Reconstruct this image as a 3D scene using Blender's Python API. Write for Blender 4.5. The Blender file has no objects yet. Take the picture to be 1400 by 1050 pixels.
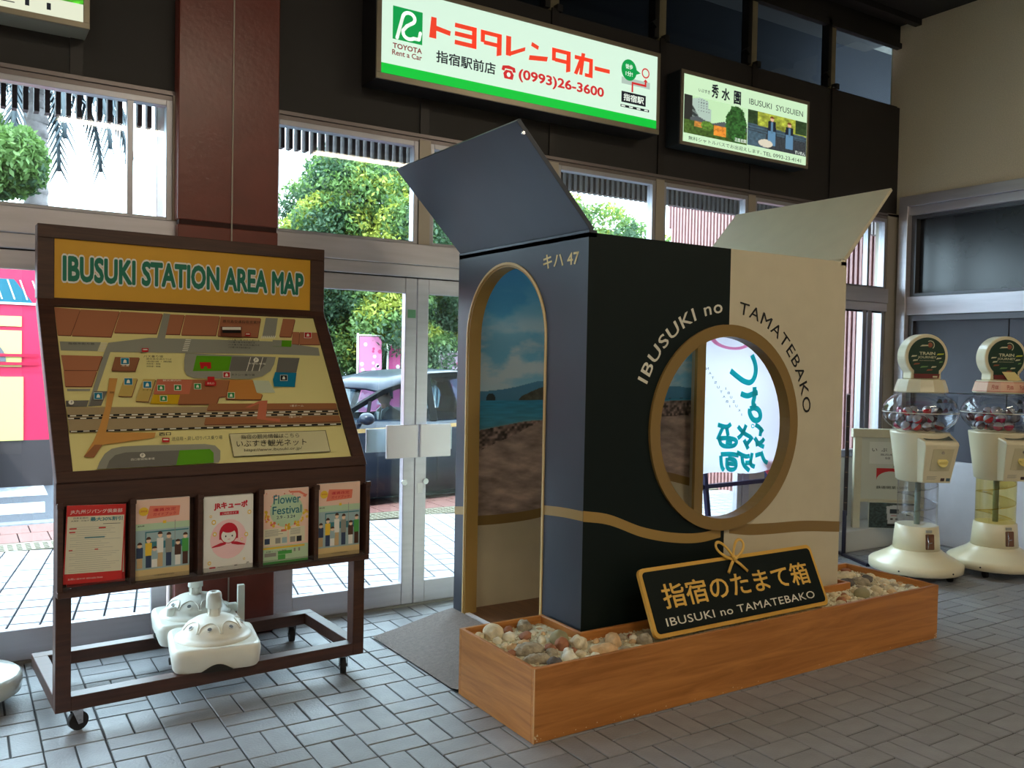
import bpy, math, random
import numpy as np
from mathutils import Vector, Matrix
random.seed(7); rng = np.random.default_rng(7)
PI = math.pi
SC = bpy.context.scene
COL = SC.collection

def L(r, g, b):
    f = lambda c: (c/255/12.92) if c/255 <= .04045 else ((c/255+.055)/1.055)**2.4
    return (f(r), f(g), f(b), 1.0)

# ------------------------------------------------------------------ camera, sky, sun, exposure
def setup_camera():
    yaw, pitch, roll, f = 0.566448, -0.028198, 0.018693, 1200.12
    fw = Vector((math.sin(yaw)*math.cos(pitch), math.cos(yaw)*math.cos(pitch), math.sin(pitch)))
    r = Vector((math.cos(yaw), -math.sin(yaw), 0)); u = r.cross(fw)
    r2 = r*math.cos(roll) + u*math.sin(roll); u2 = -r*math.sin(roll) + u*math.cos(roll)
    cd = bpy.data.cameras.new('camera'); cam = bpy.data.objects.new('camera', cd); COL.objects.link(cam)
    m = Matrix((r2, u2, -fw)).transposed().to_4x4(); m.translation = Vector((0, 0, 1.5))
    cam.matrix_world = m
    cd.sensor_width = 36; cd.lens = 36*f/1400; cd.clip_start = .05; cd.clip_end = 300
    SC.camera = cam
setup_camera()

SKY_STRENGTH = 5.2
w = bpy.data.worlds.new('sky'); SC.world = w; w.use_nodes = True
bg = w.node_tree.nodes['Background']
bg.inputs['Color'].default_value = (0.74, 0.87, 1.0, 1); bg.inputs['Strength'].default_value = SKY_STRENGTH
sd = bpy.data.lights.new('sun', 'SUN'); sun = bpy.data.objects.new('sun', sd); COL.objects.link(sun)
sd.energy = 3.0; sd.color = (1.0, .95, .86); sd.angle = math.radians(3)
sun.rotation_euler = Vector((0.62, 0.30, -0.95)).to_track_quat('-Z', 'Y').to_euler()
vs = SC.view_settings
SC.display_settings.display_device = 'sRGB'
vs.view_transform = 'Standard'; vs.look = 'None'; vs.gamma = 1; vs.use_curve_mapping = False
vs.exposure = 1.35
SC.cycles.use_denoising = True
SC.cycles.max_bounces = 10; SC.cycles.diffuse_bounces = 5; SC.cycles.glossy_bounces = 4
SC.cycles.transparent_max_bounces = 24; SC.cycles.transmission_bounces = 6
SC.cycles.sample_clamp_indirect = 6.0
SC.cycles.caustics_reflective = False; SC.cycles.caustics_refractive = False
CEIL_LAMP = 15.5        # emission strength of the ceiling tubes' diffusers

# ------------------------------------------------------------------ materials
MATS = {}
def mat(name, col, rough=.5, metal=0, spec=.5, noise=0, nscale=8, bump=0, bscale=60, emit=0, coat=0, stretch=None, objvar=0, alpha_tex=None, sheen=0):
    if name in MATS: return MATS[name]
    m = bpy.data.materials.new(name); m.use_nodes = True; nt = m.node_tree; N = nt.nodes; K = nt.links
    b = N['Principled BSDF']; c = L(*col)
    b.inputs['Base Color'].default_value = c
    b.inputs['Roughness'].default_value = rough; b.inputs['Metallic'].default_value = metal
    b.inputs['Specular IOR Level'].default_value = spec
    if coat: b.inputs['Coat Weight'].default_value = coat; b.inputs['Coat Roughness'].default_value = .15
    out = None
    if noise or bump:
        tc = N.new('ShaderNodeTexCoord'); mp = N.new('ShaderNodeMapping'); K.new(tc.outputs['Object'], mp.inputs['Vector'])
        if stretch: mp.inputs['Scale'].default_value = stretch
    if noise:
        n = N.new('ShaderNodeTexNoise'); n.inputs['Scale'].default_value = nscale; n.inputs['Detail'].default_value = 6
        K.new(mp.outputs['Vector'], n.inputs['Vector'])
        r = N.new('ShaderNodeMapRange'); r.inputs['From Min'].default_value = .3; r.inputs['From Max'].default_value = .7
        r.inputs['To Min'].default_value = 1-noise; r.inputs['To Max'].default_value = 1+noise
        K.new(n.outputs['Fac'], r.inputs['Value'])
        v = N.new('ShaderNodeVectorMath'); v.operation = 'SCALE'; v.inputs[0].default_value = c[:3]
        K.new(r.outputs['Result'], v.inputs['Scale']); K.new(v.outputs['Vector'], b.inputs['Base Color']); out = v
    if objvar:
        oi = N.new('ShaderNodeObjectInfo'); r2 = N.new('ShaderNodeMapRange')
        r2.inputs['To Min'].default_value = 1-objvar; r2.inputs['To Max'].default_value = 1+objvar
        K.new(oi.outputs['Random'], r2.inputs['Value'])
        v2 = N.new('ShaderNodeVectorMath'); v2.operation = 'SCALE'
        if out: K.new(out.outputs['Vector'], v2.inputs[0])
        else: v2.inputs[0].default_value = c[:3]
        K.new(r2.outputs['Result'], v2.inputs['Scale']); K.new(v2.outputs['Vector'], b.inputs['Base Color'])
    if bump:
        n2 = N.new('ShaderNodeTexNoise'); n2.inputs['Scale'].default_value = bscale; n2.inputs['Detail'].default_value = 4
        K.new(mp.outputs['Vector'], n2.inputs['Vector'])
        bp = N.new('ShaderNodeBump'); bp.inputs['Strength'].default_value = bump; bp.inputs['Distance'].default_value = .01
        K.new(n2.outputs['Fac'], bp.inputs['Height']); K.new(bp.outputs['Normal'], b.inputs['Normal'])
    if emit:
        b.inputs['Emission Color'].default_value = c; b.inputs['Emission Strength'].default_value = emit
        b.inputs['Base Color'].default_value = tuple(x*.5 for x in c[:3])+(1,)
    MATS[name] = m
    return m

def wood(name, c1, c2, rough=.45, axis=0, scale=1.0, bump=.05):
    if name in MATS: return MATS[name]
    m = bpy.data.materials.new(name); m.use_nodes = True; nt = m.node_tree; N = nt.nodes; K = nt.links
    b = N['Principled BSDF']; b.inputs['Roughness'].default_value = rough
    tc = N.new('ShaderNodeTexCoord'); mp = N.new('ShaderNodeMapping'); K.new(tc.outputs['Object'], mp.inputs['Vector'])
    s = [14*scale]*3; s[axis] = 1.1*scale; mp.inputs['Scale'].default_value = s
    n = N.new('ShaderNodeTexNoise'); n.inputs['Scale'].default_value = 1.6; n.inputs['Detail'].default_value = 9; n.inputs['Roughness'].default_value = .62; n.inputs['Distortion'].default_value = .9
    K.new(mp.outputs['Vector'], n.inputs['Vector'])
    cr = N.new('ShaderNodeValToRGB'); cr.color_ramp.elements[0].position = .32; cr.color_ramp.elements[1].position = .68
    cr.color_ramp.elements[0].color = L(*c1); cr.color_ramp.elements[1].color = L(*c2)
    K.new(n.outputs['Fac'], cr.inputs['Fac']); K.new(cr.outputs['Color'], b.inputs['Base Color'])
    bp = N.new('ShaderNodeBump'); bp.inputs['Strength'].default_value = bump; bp.inputs['Distance'].default_value = .004
    K.new(n.outputs['Fac'], bp.inputs['Height']); K.new(bp.outputs['Normal'], b.inputs['Normal'])
    MATS[name] = m; return m

def glass(name, tint=(255, 255, 255), refl=1.0, rough=.02):
    if name in MATS: return MATS[name]
    m = bpy.data.materials.new(name); m.use_nodes = True; nt = m.node_tree; N = nt.nodes; K = nt.links
    N.remove(N['Principled BSDF']); o = N['Material Output']
    t = N.new('ShaderNodeBsdfTransparent'); t.inputs['Color'].default_value = L(*tint)
    g = N.new('ShaderNodeBsdfGlossy'); g.inputs['Roughness'].default_value = rough
    fr = N.new('ShaderNodeLayerWeight'); fr.inputs['Blend'].default_value = .5     # Schlick's curve, the same from both sides
    pw = N.new('ShaderNodeMath'); pw.operation = 'POWER'; pw.inputs[1].default_value = 5; K.new(fr.outputs['Facing'], pw.inputs[0])
    mu = N.new('ShaderNodeMath'); mu.operation = 'MULTIPLY_ADD'; mu.inputs[1].default_value = .90*min(refl, 1); mu.inputs[2].default_value = .04*refl
    x = N.new('ShaderNodeMixShader'); K.new(pw.outputs[0], mu.inputs[0]); K.new(mu.outputs[0], x.inputs['Fac'])
    K.new(t.outputs[0], x.inputs[1]); K.new(g.outputs[0], x.inputs[2]); K.new(x.outputs[0], o.inputs['Surface'])
    MATS[name] = m; return m

def vcol(name, rough=.4, emit=0):
    if name in MATS: return MATS[name]
    m = bpy.data.materials.new(name); m.use_nodes = True; nt = m.node_tree; b = nt.nodes['Principled BSDF']
    a = nt.nodes.new('ShaderNodeVertexColor'); a.layer_name = 'print'
    nt.links.new(a.outputs['Color'], b.inputs['Base Color']); b.inputs['Roughness'].default_value = rough
    if emit:
        nt.links.new(a.outputs['Color'], b.inputs['Emission Color']); b.inputs['Emission Strength'].default_value = emit
    MATS[name] = m; return m

# ------------------------------------------------------------------ objects and meshes
def wm(o):
    m = o.matrix_basis.copy()
    return (wm(o.parent) @ m) if o.parent else m
def tag(o, label=None, cat=None, group=None, kind=None):
    if label: o['label'] = label
    if cat: o['category'] = cat
    if group: o['group'] = group
    if kind: o['kind'] = kind
    return o
def thing(name, label, cat, loc=(0, 0, 0), rz=0, group=None):
    o = bpy.data.objects.new(name, None); COL.objects.link(o); o.location = loc; o.rotation_euler = (0, 0, rz)
    o.empty_display_size = .1
    return tag(o, label, cat, group)
def struct_empty(name, loc=(0, 0, 0)):
    o = bpy.data.objects.new(name, None); COL.objects.link(o); o.location = loc; o.empty_display_size = .1
    o['kind'] = 'structure'; return o

class MB:
    def __init__(s): s.v = []; s.f = []; s.m = []; s.sm = []
    def add(s, vs_, fs, mi=0, smooth=False):
        k = len(s.v); s.v += [tuple(p) for p in vs_]
        for f in fs: s.f.append(tuple(i+k for i in f)); s.m.append(mi); s.sm.append(smooth)
        return s
    def box(s, x0, y0, z0, x1, y1, z1, mi=0):
        v = [(x0, y0, z0), (x1, y0, z0), (x1, y1, z0), (x0, y1, z0), (x0, y0, z1), (x1, y0, z1), (x1, y1, z1), (x0, y1, z1)]
        return s.add(v, [(0, 3, 2, 1), (4, 5, 6, 7), (0, 1, 5, 4), (1, 2, 6, 5), (2, 3, 7, 6), (3, 0, 4, 7)], mi)
    def bar(s, a, b, w, h, mi=0, up=(0, 0, 1)):
        a = Vector(a); b = Vector(b); d = (b-a).normalized(); u = Vector(up)
        if abs(d.dot(u)) > .99: u = Vector((1, 0, 0))
        r = d.cross(u).normalized(); u = r.cross(d)
        v = []
        for p in (a, b):
            for i, j in ((-1, -1), (1, -1), (1, 1), (-1, 1)): v.append(p + r*(i*w/2) + u*(j*h/2))
        return s.add(v, [(0, 3, 2, 1), (4, 5, 6, 7), (0, 1, 5, 4), (1, 2, 6, 5), (2, 3, 7, 6), (3, 0, 4, 7)], mi)
    def poly(s, pts, mi=0): return s.add(pts, [tuple(range(len(pts)))], mi)
    def prism(s, pts, d, mi=0, mside=None):
        n = len(pts); d = Vector(d); a = [Vector(p) for p in pts]
        s.add(a + [p+d for p in a], [tuple(range(n))[::-1], tuple(range(n, 2*n))], mi)
        k = len(s.v)-2*n
        for i in range(n):
            j = (i+1) % n; s.f.append((k+i, k+j, k+n+j, k+n+i)); s.m.append(mi if mside is None else mside); s.sm.append(False)
        return s
    def lathe(s, prof, c=(0, 0, 0), n=32, mi=0, smooth=True, cap=True, a0=0, a1=2*PI, sx=1, sy=1):
        full = abs(a1-a0-2*PI) < 1e-6; m = n if full else n+1
        v = []; f = []
        for r, z in prof:
            for i in range(m):
                t = a0+(a1-a0)*i/n; v.append((c[0]+r*math.cos(t)*sx, c[1]+r*math.sin(t)*sy, c[2]+z))
        for k in range(len(prof)-1):
            for i in range(n):
                j = (i+1) % m; f.append((k*m+i, k*m+j, (k+1)*m+j, (k+1)*m+i))
        s.add(v, f, mi, smooth)
        if cap and full:
            b = len(s.v)-len(v)
            if prof[0][0] > 1e-6: s.f.append(tuple(b+i for i in range(m))[::-1]); s.m.append(mi); s.sm.append(False)
            if prof[-1][0] > 1e-6: s.f.append(tuple(b+(len(prof)-1)*m+i for i in range(m))); s.m.append(mi); s.sm.append(False)
        return s
    def cyl(s, a, b, r, n=16, mi=0, r2=None):
        a = Vector(a); b = Vector(b); d = (b-a).normalized(); u = Vector((0, 0, 1)) if abs(d.z) < .9 else Vector((1, 0, 0))
        x = d.cross(u).normalized(); y = d.cross(x); v = []
        for p, rr in ((a, r), (b, r if r2 is None else r2)):
            for i in range(n): t = 2*PI*i/n; v.append(p+x*rr*math.cos(t)+y*rr*math.sin(t))
        s.add(v, [(i, (i+1) % n, n+(i+1) % n, n+i) for i in range(n)], mi, True)
        k = len(s.v)-2*n
        for t in (tuple(range(k, k+n))[::-1], tuple(range(k+n, k+2*n))): s.f.append(t); s.m.append(mi); s.sm.append(False)
        return s
    def tube(s, path, r, n=8, mi=0, flat=1.0, nrm=None):
        P = [Vector(p) for p in path]; v = []; last = None
        for i, p in enumerate(P):
            d = (P[min(i+1, len(P)-1)]-P[max(i-1, 0)]).normalized()
            if nrm: y = Vector(nrm).normalized(); x = d.cross(y).normalized()
            else:
                u = last if last else (Vector((0, 0, 1)) if abs(d.z) < .9 else Vector((1, 0, 0)))
                x = d.cross(u).normalized(); y = x.cross(d); last = y
            for k in range(n): t = 2*PI*k/n; v.append(p+x*r*math.cos(t)+y*r*flat*math.sin(t))
        f = [(i*n+k, i*n+(k+1) % n, (i+1)*n+(k+1) % n, (i+1)*n+k) for i in range(len(P)-1) for k in range(n)]
        s.add(v, f, mi, True); k = len(s.v)-len(v)
        for t in (tuple(range(k, k+n))[::-1], tuple(range(len(s.v)-n, len(s.v)))): s.f.append(t); s.m.append(mi); s.sm.append(False)
        return s
    def ball(s, c, r, nu=16, nv=10, mi=0, sc=(1, 1, 1)):
        v = [(c[0], c[1], c[2]-r*sc[2])]; f = []
        for j in range(1, nv):
            t = -PI/2+PI*j/nv
            for i in range(nu):
                a = 2*PI*i/nu; v.append((c[0]+r*sc[0]*math.cos(t)*math.cos(a), c[1]+r*sc[1]*math.cos(t)*math.sin(a), c[2]+r*sc[2]*math.sin(t)))
        v.append((c[0], c[1], c[2]+r*sc[2])); e = len(v)-1
        for i in range(nu):
            k = (i+1) % nu; f.append((0, 1+k, 1+i)); f.append((e, e-nu+i, e-nu+k))
            for j in range(nv-2): f.append((1+j*nu+i, 1+j*nu+k, 1+(j+1)*nu+k, 1+(j+1)*nu+i))
        return s.add(v, f, mi, True)
    def build(s, name, mats, parent=None, world=False, bevel=0, kind=None, label=None, seg=1):
        me = bpy.data.meshes.new(name)
        v = s.v
        if world and parent is not None:
            iv = wm(parent).inverted(); v = [tuple(iv @ Vector(p)) for p in v]
        me.from_pydata(v, [], s.f)
        if not isinstance(mats, (list, tuple)): mats = [mats]
        for m in mats: me.materials.append(m)
        me.polygons.foreach_set('material_index', s.m); me.polygons.foreach_set('use_smooth', s.sm); me.update()
        o = bpy.data.objects.new(name, me); COL.objects.link(o)
        if parent is not None: o.parent = parent
        if bevel:
            b = o.modifiers.new('bevel', 'BEVEL'); b.width = bevel; b.segments = seg; b.limit_method = 'ANGLE'; b.angle_limit = .6
        if kind: o['kind'] = kind
        if label: o['label'] = label
        return o

def copy_tree(o, parent=None):
    c = o.copy(); COL.objects.link(c); c.parent = parent
    for ch in list(o.children): copy_tree(ch, c)
    return c

def raw_mesh(name, V, F, mats, parent=None, mi=None, kind=None, smooth=False):
    me = bpy.data.meshes.new(name); me.from_pydata(V.tolist() if hasattr(V, 'tolist') else V, [], F.tolist() if hasattr(F, 'tolist') else F)
    for m in mats: me.materials.append(m)
    if mi is not None: me.polygons.foreach_set('material_index', np.asarray(mi, dtype=np.int32))
    if smooth: me.polygons.foreach_set('use_smooth', [True]*len(me.polygons))
    me.update(); o = bpy.data.objects.new(name, me); COL.objects.link(o)
    if parent is not None: o.parent = parent
    if kind: o['kind'] = kind
    return o

_glyph = {}
def glyphs(body, bold=0, spacing=1.0, shear=0):
    """lettering as flat triangles; bold thickens the strokes by stamping shifted copies"""
    key = (body, bold, spacing, shear)
    if key in _glyph: return _glyph[key]
    c = bpy.data.curves.new('t', 'FONT'); c.body = body; c.size = 1; c.resolution_u = 3; c.space_character = spacing; c.shear = shear
    o = bpy.data.objects.new('t', c); COL.objects.link(o); bpy.context.view_layer.update()
    me = bpy.data.meshes.new_from_object(o.evaluated_get(bpy.context.evaluated_depsgraph_get()))
    v = np.array([p.co[:2] for p in me.vertices]) if len(me.vertices) else np.zeros((1, 2))
    f = [tuple(p.vertices) for p in me.polygons]
    bpy.data.objects.remove(o); bpy.data.curves.remove(c); bpy.data.meshes.remove(me)
    if bold:
        k = 8 if bold < .04 else 14; n = len(v); V = [v]; F = list(f)
        for i in range(k):
            a = 2*PI*i/k; V.append(v+np.array([math.cos(a), math.sin(a)])*bold); F += [tuple(q+n*(i+1) for q in t) for t in f]
        v = np.concatenate(V); f = F
    _glyph[key] = (v, f); _per[(len(v), len(f))] = len(v)//(k+1) if bold else len(v); return v, f
_per = {}
def put_glyphs(mb, pts, f, per, mi=0):
    """adds lettering; every stamped copy lies a hair above the one before"""
    pts = [Vector(p) for p in pts]
    if per < len(pts):
        n = Vector((0, 0, 0))
        for t in f[:40]: n += (pts[t[1]]-pts[t[0]]).cross(pts[t[2]]-pts[t[0]])
        n.normalize(); pts = [p+n*(2.2e-5*(i//per)) for i, p in enumerate(pts)]
    return mb.add(pts, f, mi)
def text(mb, body, fn, mi=0, bold=0, spacing=1.0, fit=True, shear=0, flip=False):
    """fn(s, t): s,t in 0..1 across/up the lettering's box -> point"""
    v, f = glyphs(body, bold, spacing, shear); lo = v.min(0); hi = v.max(0); q = (v-lo)/np.maximum(hi-lo, 1e-6)
    return put_glyphs(mb, [fn(a, b) for a, b in q], [t[::-1] for t in f] if flip else f, _per[(len(v), len(f))], mi)
def rect(o, u, v, n=(0, 0, 0), off=0):
    o = Vector(o)+Vector(n)*off; u = Vector(u); v = Vector(v)
    return lambda s, t: o+u*s+v*t

# paints and stuffs used in several places
DARK = mat('dark booth paint', (58, 64, 76), .42, noise=.08, nscale=3)
DARKG = mat('dark green-black booth paint', (8, 22, 21), .6, spec=.25, noise=.05)
CREAM = mat('cream booth paint', (206, 196, 170), .55, noise=.03)
GOLD = mat('matt gold paint', (168, 136, 76), .42, spec=.5)
GOLDL = mat('light gold edging', (214, 184, 126), .4)
BRONZE = mat('bronze gold ring', (140, 112, 62), .4, spec=.5)
STEEL = mat('brushed stainless steel', (200, 196, 204), .36, metal=.55, noise=.06, nscale=3, bump=.02, bscale=200, stretch=(1, 1, 12))
STEELD = mat('dark grey steel', (92, 92, 96), .4, metal=.6)
WOODP = wood('orange wood laminate', (158, 98, 44), (200, 134, 70), .38, 0, 1.0)
WOODPY = wood('orange wood laminate y', (158, 98, 44), (200, 134, 70), .38, 1, 1.0)
WALNUT = wood('dark walnut laminate', (58, 34, 27), (80, 50, 38), .42, 0, 2.0)
WHITEP = mat('white plastic', (226, 226, 216), .35, noise=.03)
IVORY = mat('ivory plastic', (226, 216, 184), .3, coat=.2)
PANE = glass('window pane glass', (236, 244, 244), .8)
BLACK = mat('black plastic', (18, 18, 20), .4)
RUBBER = mat('black rubber', (20, 20, 22), .7)
CHROME = mat('chrome', (200, 200, 205), .15, metal=1)
WPRINT = mat('white print', (235, 235, 230), .5)
KPRINT = mat('black print', (22, 24, 26), .5)
RED = mat('red print', (196, 30, 38), .5)

# ------------------------------------------------------------------ floor
XW, YW, ZC = 7.05, 4.783, 4.5
WX0, WY0 = -4.2, -5.0
fl = MB().box(WX0, WY0, -.12, XW+.3, YW+.15, -.006).build('floor', mat('dark floor grout', (60, 60, 62), .9, noise=.2), kind='structure')
def tile_mesh(w, d, name, m):
    c = .0022; z0, z1 = -.012, 0.0
    b = MB(); v = []
    for z, k in ((z0, 0), (z1-c, 0), (z1, c)):
        v += [(-w/2+k, -d/2+k, z), (w/2-k, -d/2+k, z), (w/2-k, d/2-k, z), (-w/2+k, d/2-k, z)]
    f = [(8, 9, 10, 11)]
    for k in (0, 4):
        for i in range(4): j = (i+1) % 4; f.append((k+i, k+j, k+4+j, k+4+i))
    me = bpy.data.meshes.new(name); me.from_pydata(v, [], f); me.materials.append(m); me.update(); return me
TILE = mat('grey stone floor tile', (134, 135, 139), .42, noise=.10, nscale=9, bump=.25, bscale=90, objvar=.09, spec=.5)
GX, GY, PX, PY = 1.5615, 3.444, .213, .2213
cells = []
for i in range(-27, 27):
    for j in range(-20, 7):
        x0, y0 = GX+i*PX, GY+j*PY
        if x0+PX > XW+.2 or y0 > YW: continue
        if (i+j) % 2 == 0: pair = [(x0+PX*.25, y0+PY/2, 'v'), (x0+PX*.75, y0+PY/2, 'v')]
        else: pair = [(x0+PX/2, y0+PY*.25, 'h'), (x0+PX/2, y0+PY*.75, 'h')]
        cells += [p for p in pair if p[1] < YW-.02]
def in_view(x, y):
    s, c = math.sin(.566448), math.cos(.566448)
    d = x*s+y*c; a = x*c-y*s
    if d < .5: return None
    px = 700+1200*a/d; py = 495+1200*1.5/d
    return (px, py, d) if -30 < px < 1430 and py < 1075 else None
vis = [(in_view(x, y)[2], x, y, k) for x, y, k in cells if in_view(x, y)]
def hidden(x, y): return (1.93 < x < 4.58 and 2.82 < y < 3.4) or (2.4 < x < 4.15 and 3.1 < y < 4.3) or (1.92 < x < 2.38 and 3.4 < y < 4.3)
vis = sorted(v for v in vis if not hidden(v[1], v[2]))
near = vis[:300]; nearset = {(x, y) for _, x, y, _ in near}
TV = tile_mesh(PX/2-.007, PY-.007, 'tile', TILE); TH = tile_mesh(PX-.007, PY/2-.007, 'tile', TILE)
for _, x, y, k in near:
    o = bpy.data.objects.new('tile', TV if k == 'v' else TH); COL.objects.link(o); o.parent = fl
    o.location = (x+random.uniform(-.0008, .0008), y+random.uniform(-.0008, .0008), random.uniform(-.0012, 0)); o.rotation_euler = (random.uniform(-.003, .003), random.uniform(-.003, .003), random.uniform(-.004, .004))
TILE2 = mat('grey stone floor tile far', (134, 135, 139), .42, noise=.12, nscale=7, bump=.25, bscale=90)
V = []; F = []
for x, y, k in cells:
    if (x, y) in nearset: continue
    me = TV if k == 'v' else TH; b = len(V); dz = random.uniform(-.001, 0)
    V += [(q.co.x+x, q.co.y+y, q.co.z+dz) for q in me.vertices]; F += [tuple(i+b for i in p.vertices) for p in me.polygons]
raw_mesh('floor_tiles', V, F, [TILE2], fl, kind='stuff')

# ------------------------------------------------------------------ room shell
BLK = mat('dark brown-black wall panel', (34, 30, 30), .55, noise=.10, nscale=5)
wb = MB().box(WX0, YW+.03, 2.84, XW+.3, YW+.10, 3.79).build('wall_back', BLK, kind='structure')
seams = [WX0] + [2.38+.94*k for k in range(-6, 5)] + [XW]
for a, b in zip(seams[:-1], seams[1:]):
    MB().box(a+.004, YW, 2.835, b-.004, YW+.03, 3.78).build('panel', BLK, wb, bevel=.002)
for x in seams[2:-1]:
    MB().box(x-.028, YW-.012, 2.835, x+.028, YW+.0, 3.80).build('cover_strip', mat('black metal strip', (40, 36, 36), .4, metal=.3), wb)
hd = MB(); hd.box(WX0, YW-.02, 2.815, XW, YW+.10, 2.835); hd.box(WX0, YW-.008, 2.79, XW, YW+.07, 2.815)
hd.build('trim_1', mat('dull window head rail', (120, 112, 112), .35, metal=.7), kind='structure')
CREAMW = mat('cream speckled plaster', (222, 212, 188), .8, noise=.10, nscale=120, bump=.35, bscale=160)
# right wall : thick wall with an opening behind the capsule machines
wr = MB()
wr.box(XW, WY0, 2.98, XW+.3, YW+.10, ZC+.1); wr.box(XW, 4.74, 0, XW+.3, YW+.10, 2.98); wr.box(XW+.14, WY0, -.01, XW+.3, 4.74, 2.98)
wr = wr.build('wall_right', CREAMW, kind='structure')
t = MB(); t.box(XW-.035, WY0, 2.895, XW+.05, 4.74, 2.985); t.box(XW-.005, WY0, 2.82, XW+.05, 4.70, 2.895)
t.box(XW-.035, 4.655, 0, XW+.05, 4.742, 2.895); t.box(XW-.01, WY0, 1.95, XW+.10, 4.655, 2.11)
t.build('trim_2', STEEL, kind='structure', bevel=.003)
NAVY = mat('dull dark blue-grey panel', (66, 66, 78), .5, noise=.12, nscale=2.5)
pn = MB(); pn.box(XW+.09, WY0, 2.11, XW+.12, 4.655, 2.82)
pn = pn.build('panel', mat('dark smoked glass panel', (30, 31, 36), .25, noise=.2, nscale=2), wr)
MB().box(XW+.03, WY0, 2.79, XW+.09, 4.655, 2.82).box(XW+.03, WY0, 2.11, XW+.09, 4.655, 2.14).box(XW+.03, 4.61, 2.14, XW+.09, 4.655, 2.79).build('panel_frame', STEELD, wr)
ys = [4.655, 3.80, 2.9, 2.0, 1.1, .2, -.7, -1.6, -2.5]
for a, b in zip(ys[1:], ys[:-1]):
    MB().box(XW+.06, a+.004, 1.285, XW+.09, b-.004, 1.95).build('panel', NAVY, wr, bevel=.002)
    MB().box(XW+.06, a+.004, .71, XW+.09, b-.004, 1.28).build('panel', NAVY, wr, bevel=.002)
MB().box(XW+.02, WY0, 1.90, XW+.06, 4.655, 1.95).box(XW+.02, 4.61, .71, XW+.06, 4.655, 1.90).build('panel_frame', STEELD, wr)
MB().box(XW-.02, WY0, 0, XW+.13, 4.655, .71).build('baseboard_right', mat('white painted plinth', (214, 212, 222), .5, noise=.04), kind='structure', bevel=.004)
# the rest of the hall behind the camera
MB().box(WX0-.2, WY0, -.1, WX0, YW+.15, ZC).build('wall_left', CREAMW, kind='structure')
MB().box(WX0-.2, WY0-.2, -.1, XW+.3, WY0, ZC).build('wall_front', CREAMW, kind='structure')
MB().box(WX0-.2, WY0-.2, ZC, XW+.3, YW+.6, ZC+.15).build('ceiling', mat('dark ceiling', (38, 36, 38), .7), kind='structure')
cj = MB()
for k in range(10): cj.box(WX0, 4.6-k*.95, ZC-.05, XW, 4.66-k*.95, ZC)
cj.build('trim_3', mat('dark ceiling joist', (26, 25, 27), .6), kind='structure')
# clerestory above the dark band
CM = mat('aged cream window post', (128, 120, 96), .6, noise=.15, nscale=12)
cl = struct_empty('window_9', (2.4, YW, 3.79))
for k, x in enumerate([2.38+.94*k for k in range(-4, 5)]):
    MB().box(x-.035, YW+.03, 3.79, x+.055, YW+.09, 4.36).build('mullion', CM, cl, world=True)
    b = MB(); b.box(x-.075, YW+.0, 3.80, x-.035, YW+.07, 4.36); b.prism([(x-.075, YW-.02, 3.86), (x-.075, YW-.02, 3.92), (x-.115, YW-.02, 3.89)], (0, .05, 0))
    b.box(x+.01, YW-.02, 3.785, x+.05, YW+.03, 3.83)
    b.build('window_stay', BLACK, cl, world=True)
    if True: MB().box(x+.055, YW+.055, 3.79, x+.865, YW+.062, 4.36).build('pane', PANE, cl, world=True)
MB().box(WX0, YW+.02, 4.34, XW, YW+.10, ZC+.02).box(WX0, YW, 4.30, XW, YW+.05, 4.345).build('head_rail', mat('black wood beam', (30, 28, 28), .6), cl, world=True)
MB().box(WX0, YW+.03, 3.79, XW, YW+.3, 3.80).build('sill', BLK, cl, world=True)
MB().box(WX0, YW+.9, 3.3, 12.5, YW+.95, 4.8).build('trim_4', mat('blue-grey outer gable', (36, 38, 44), .9, spec=.1), kind='structure')
b = MB(); b.prism([(WX0, YW+.10, 4.55), (WX0, YW+.89, 4.72), (WX0, YW+.89, 4.76), (WX0, YW+.10, 4.60)], (12.5-WX0, 0, 0))
b.build('trim_5', mat('pale underside of eave', (120, 118, 114), .8, noise=.15, nscale=20), kind='structure')

# brown tiled column
COLM = mat('glossy red-brown column tile', (122, 58, 48), .28, noise=.10, nscale=6, bump=.12, bscale=35)
cx0, cx1, cy0 = .955, 1.468, 4.68
col_ = MB().box(cx0+.006, cy0+.006, 0, cx1-.006, YW+.5, 4.5).build('column', mat('column joint', (56, 26, 22), .8), kind='structure')
for z0, z1 in ((0, 2.155), (2.18, 4.2), (4.205, 4.5)):
    MB().box(cx0, cy0, z0, cx1, cy0+.03, z1).build('tile', COLM, col_, bevel=.004)
    MB().box(cx0, cy0+.03, z0, cx0+.02, YW+.45, z1).build('tile', COLM, col_, bevel=.004)
    MB().box(cx1-.02, cy0+.03, z0, cx1, YW+.45, z1).build('tile', COLM, col_, bevel=.004)
tag(MB().tube([(1.223, cy0-.006, 4.45), (1.225, cy0-.006, 3.2), (1.222, cy0-.006, 2.2), (1.224, cy0-.006, 1.2), (1.223, cy0-.006, .1)], .004, 8).build('cable', mat('pale cable', (190, 176, 160), .5)),
    'thin pale cable running down the front of the red-brown column', 'cable')

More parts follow.
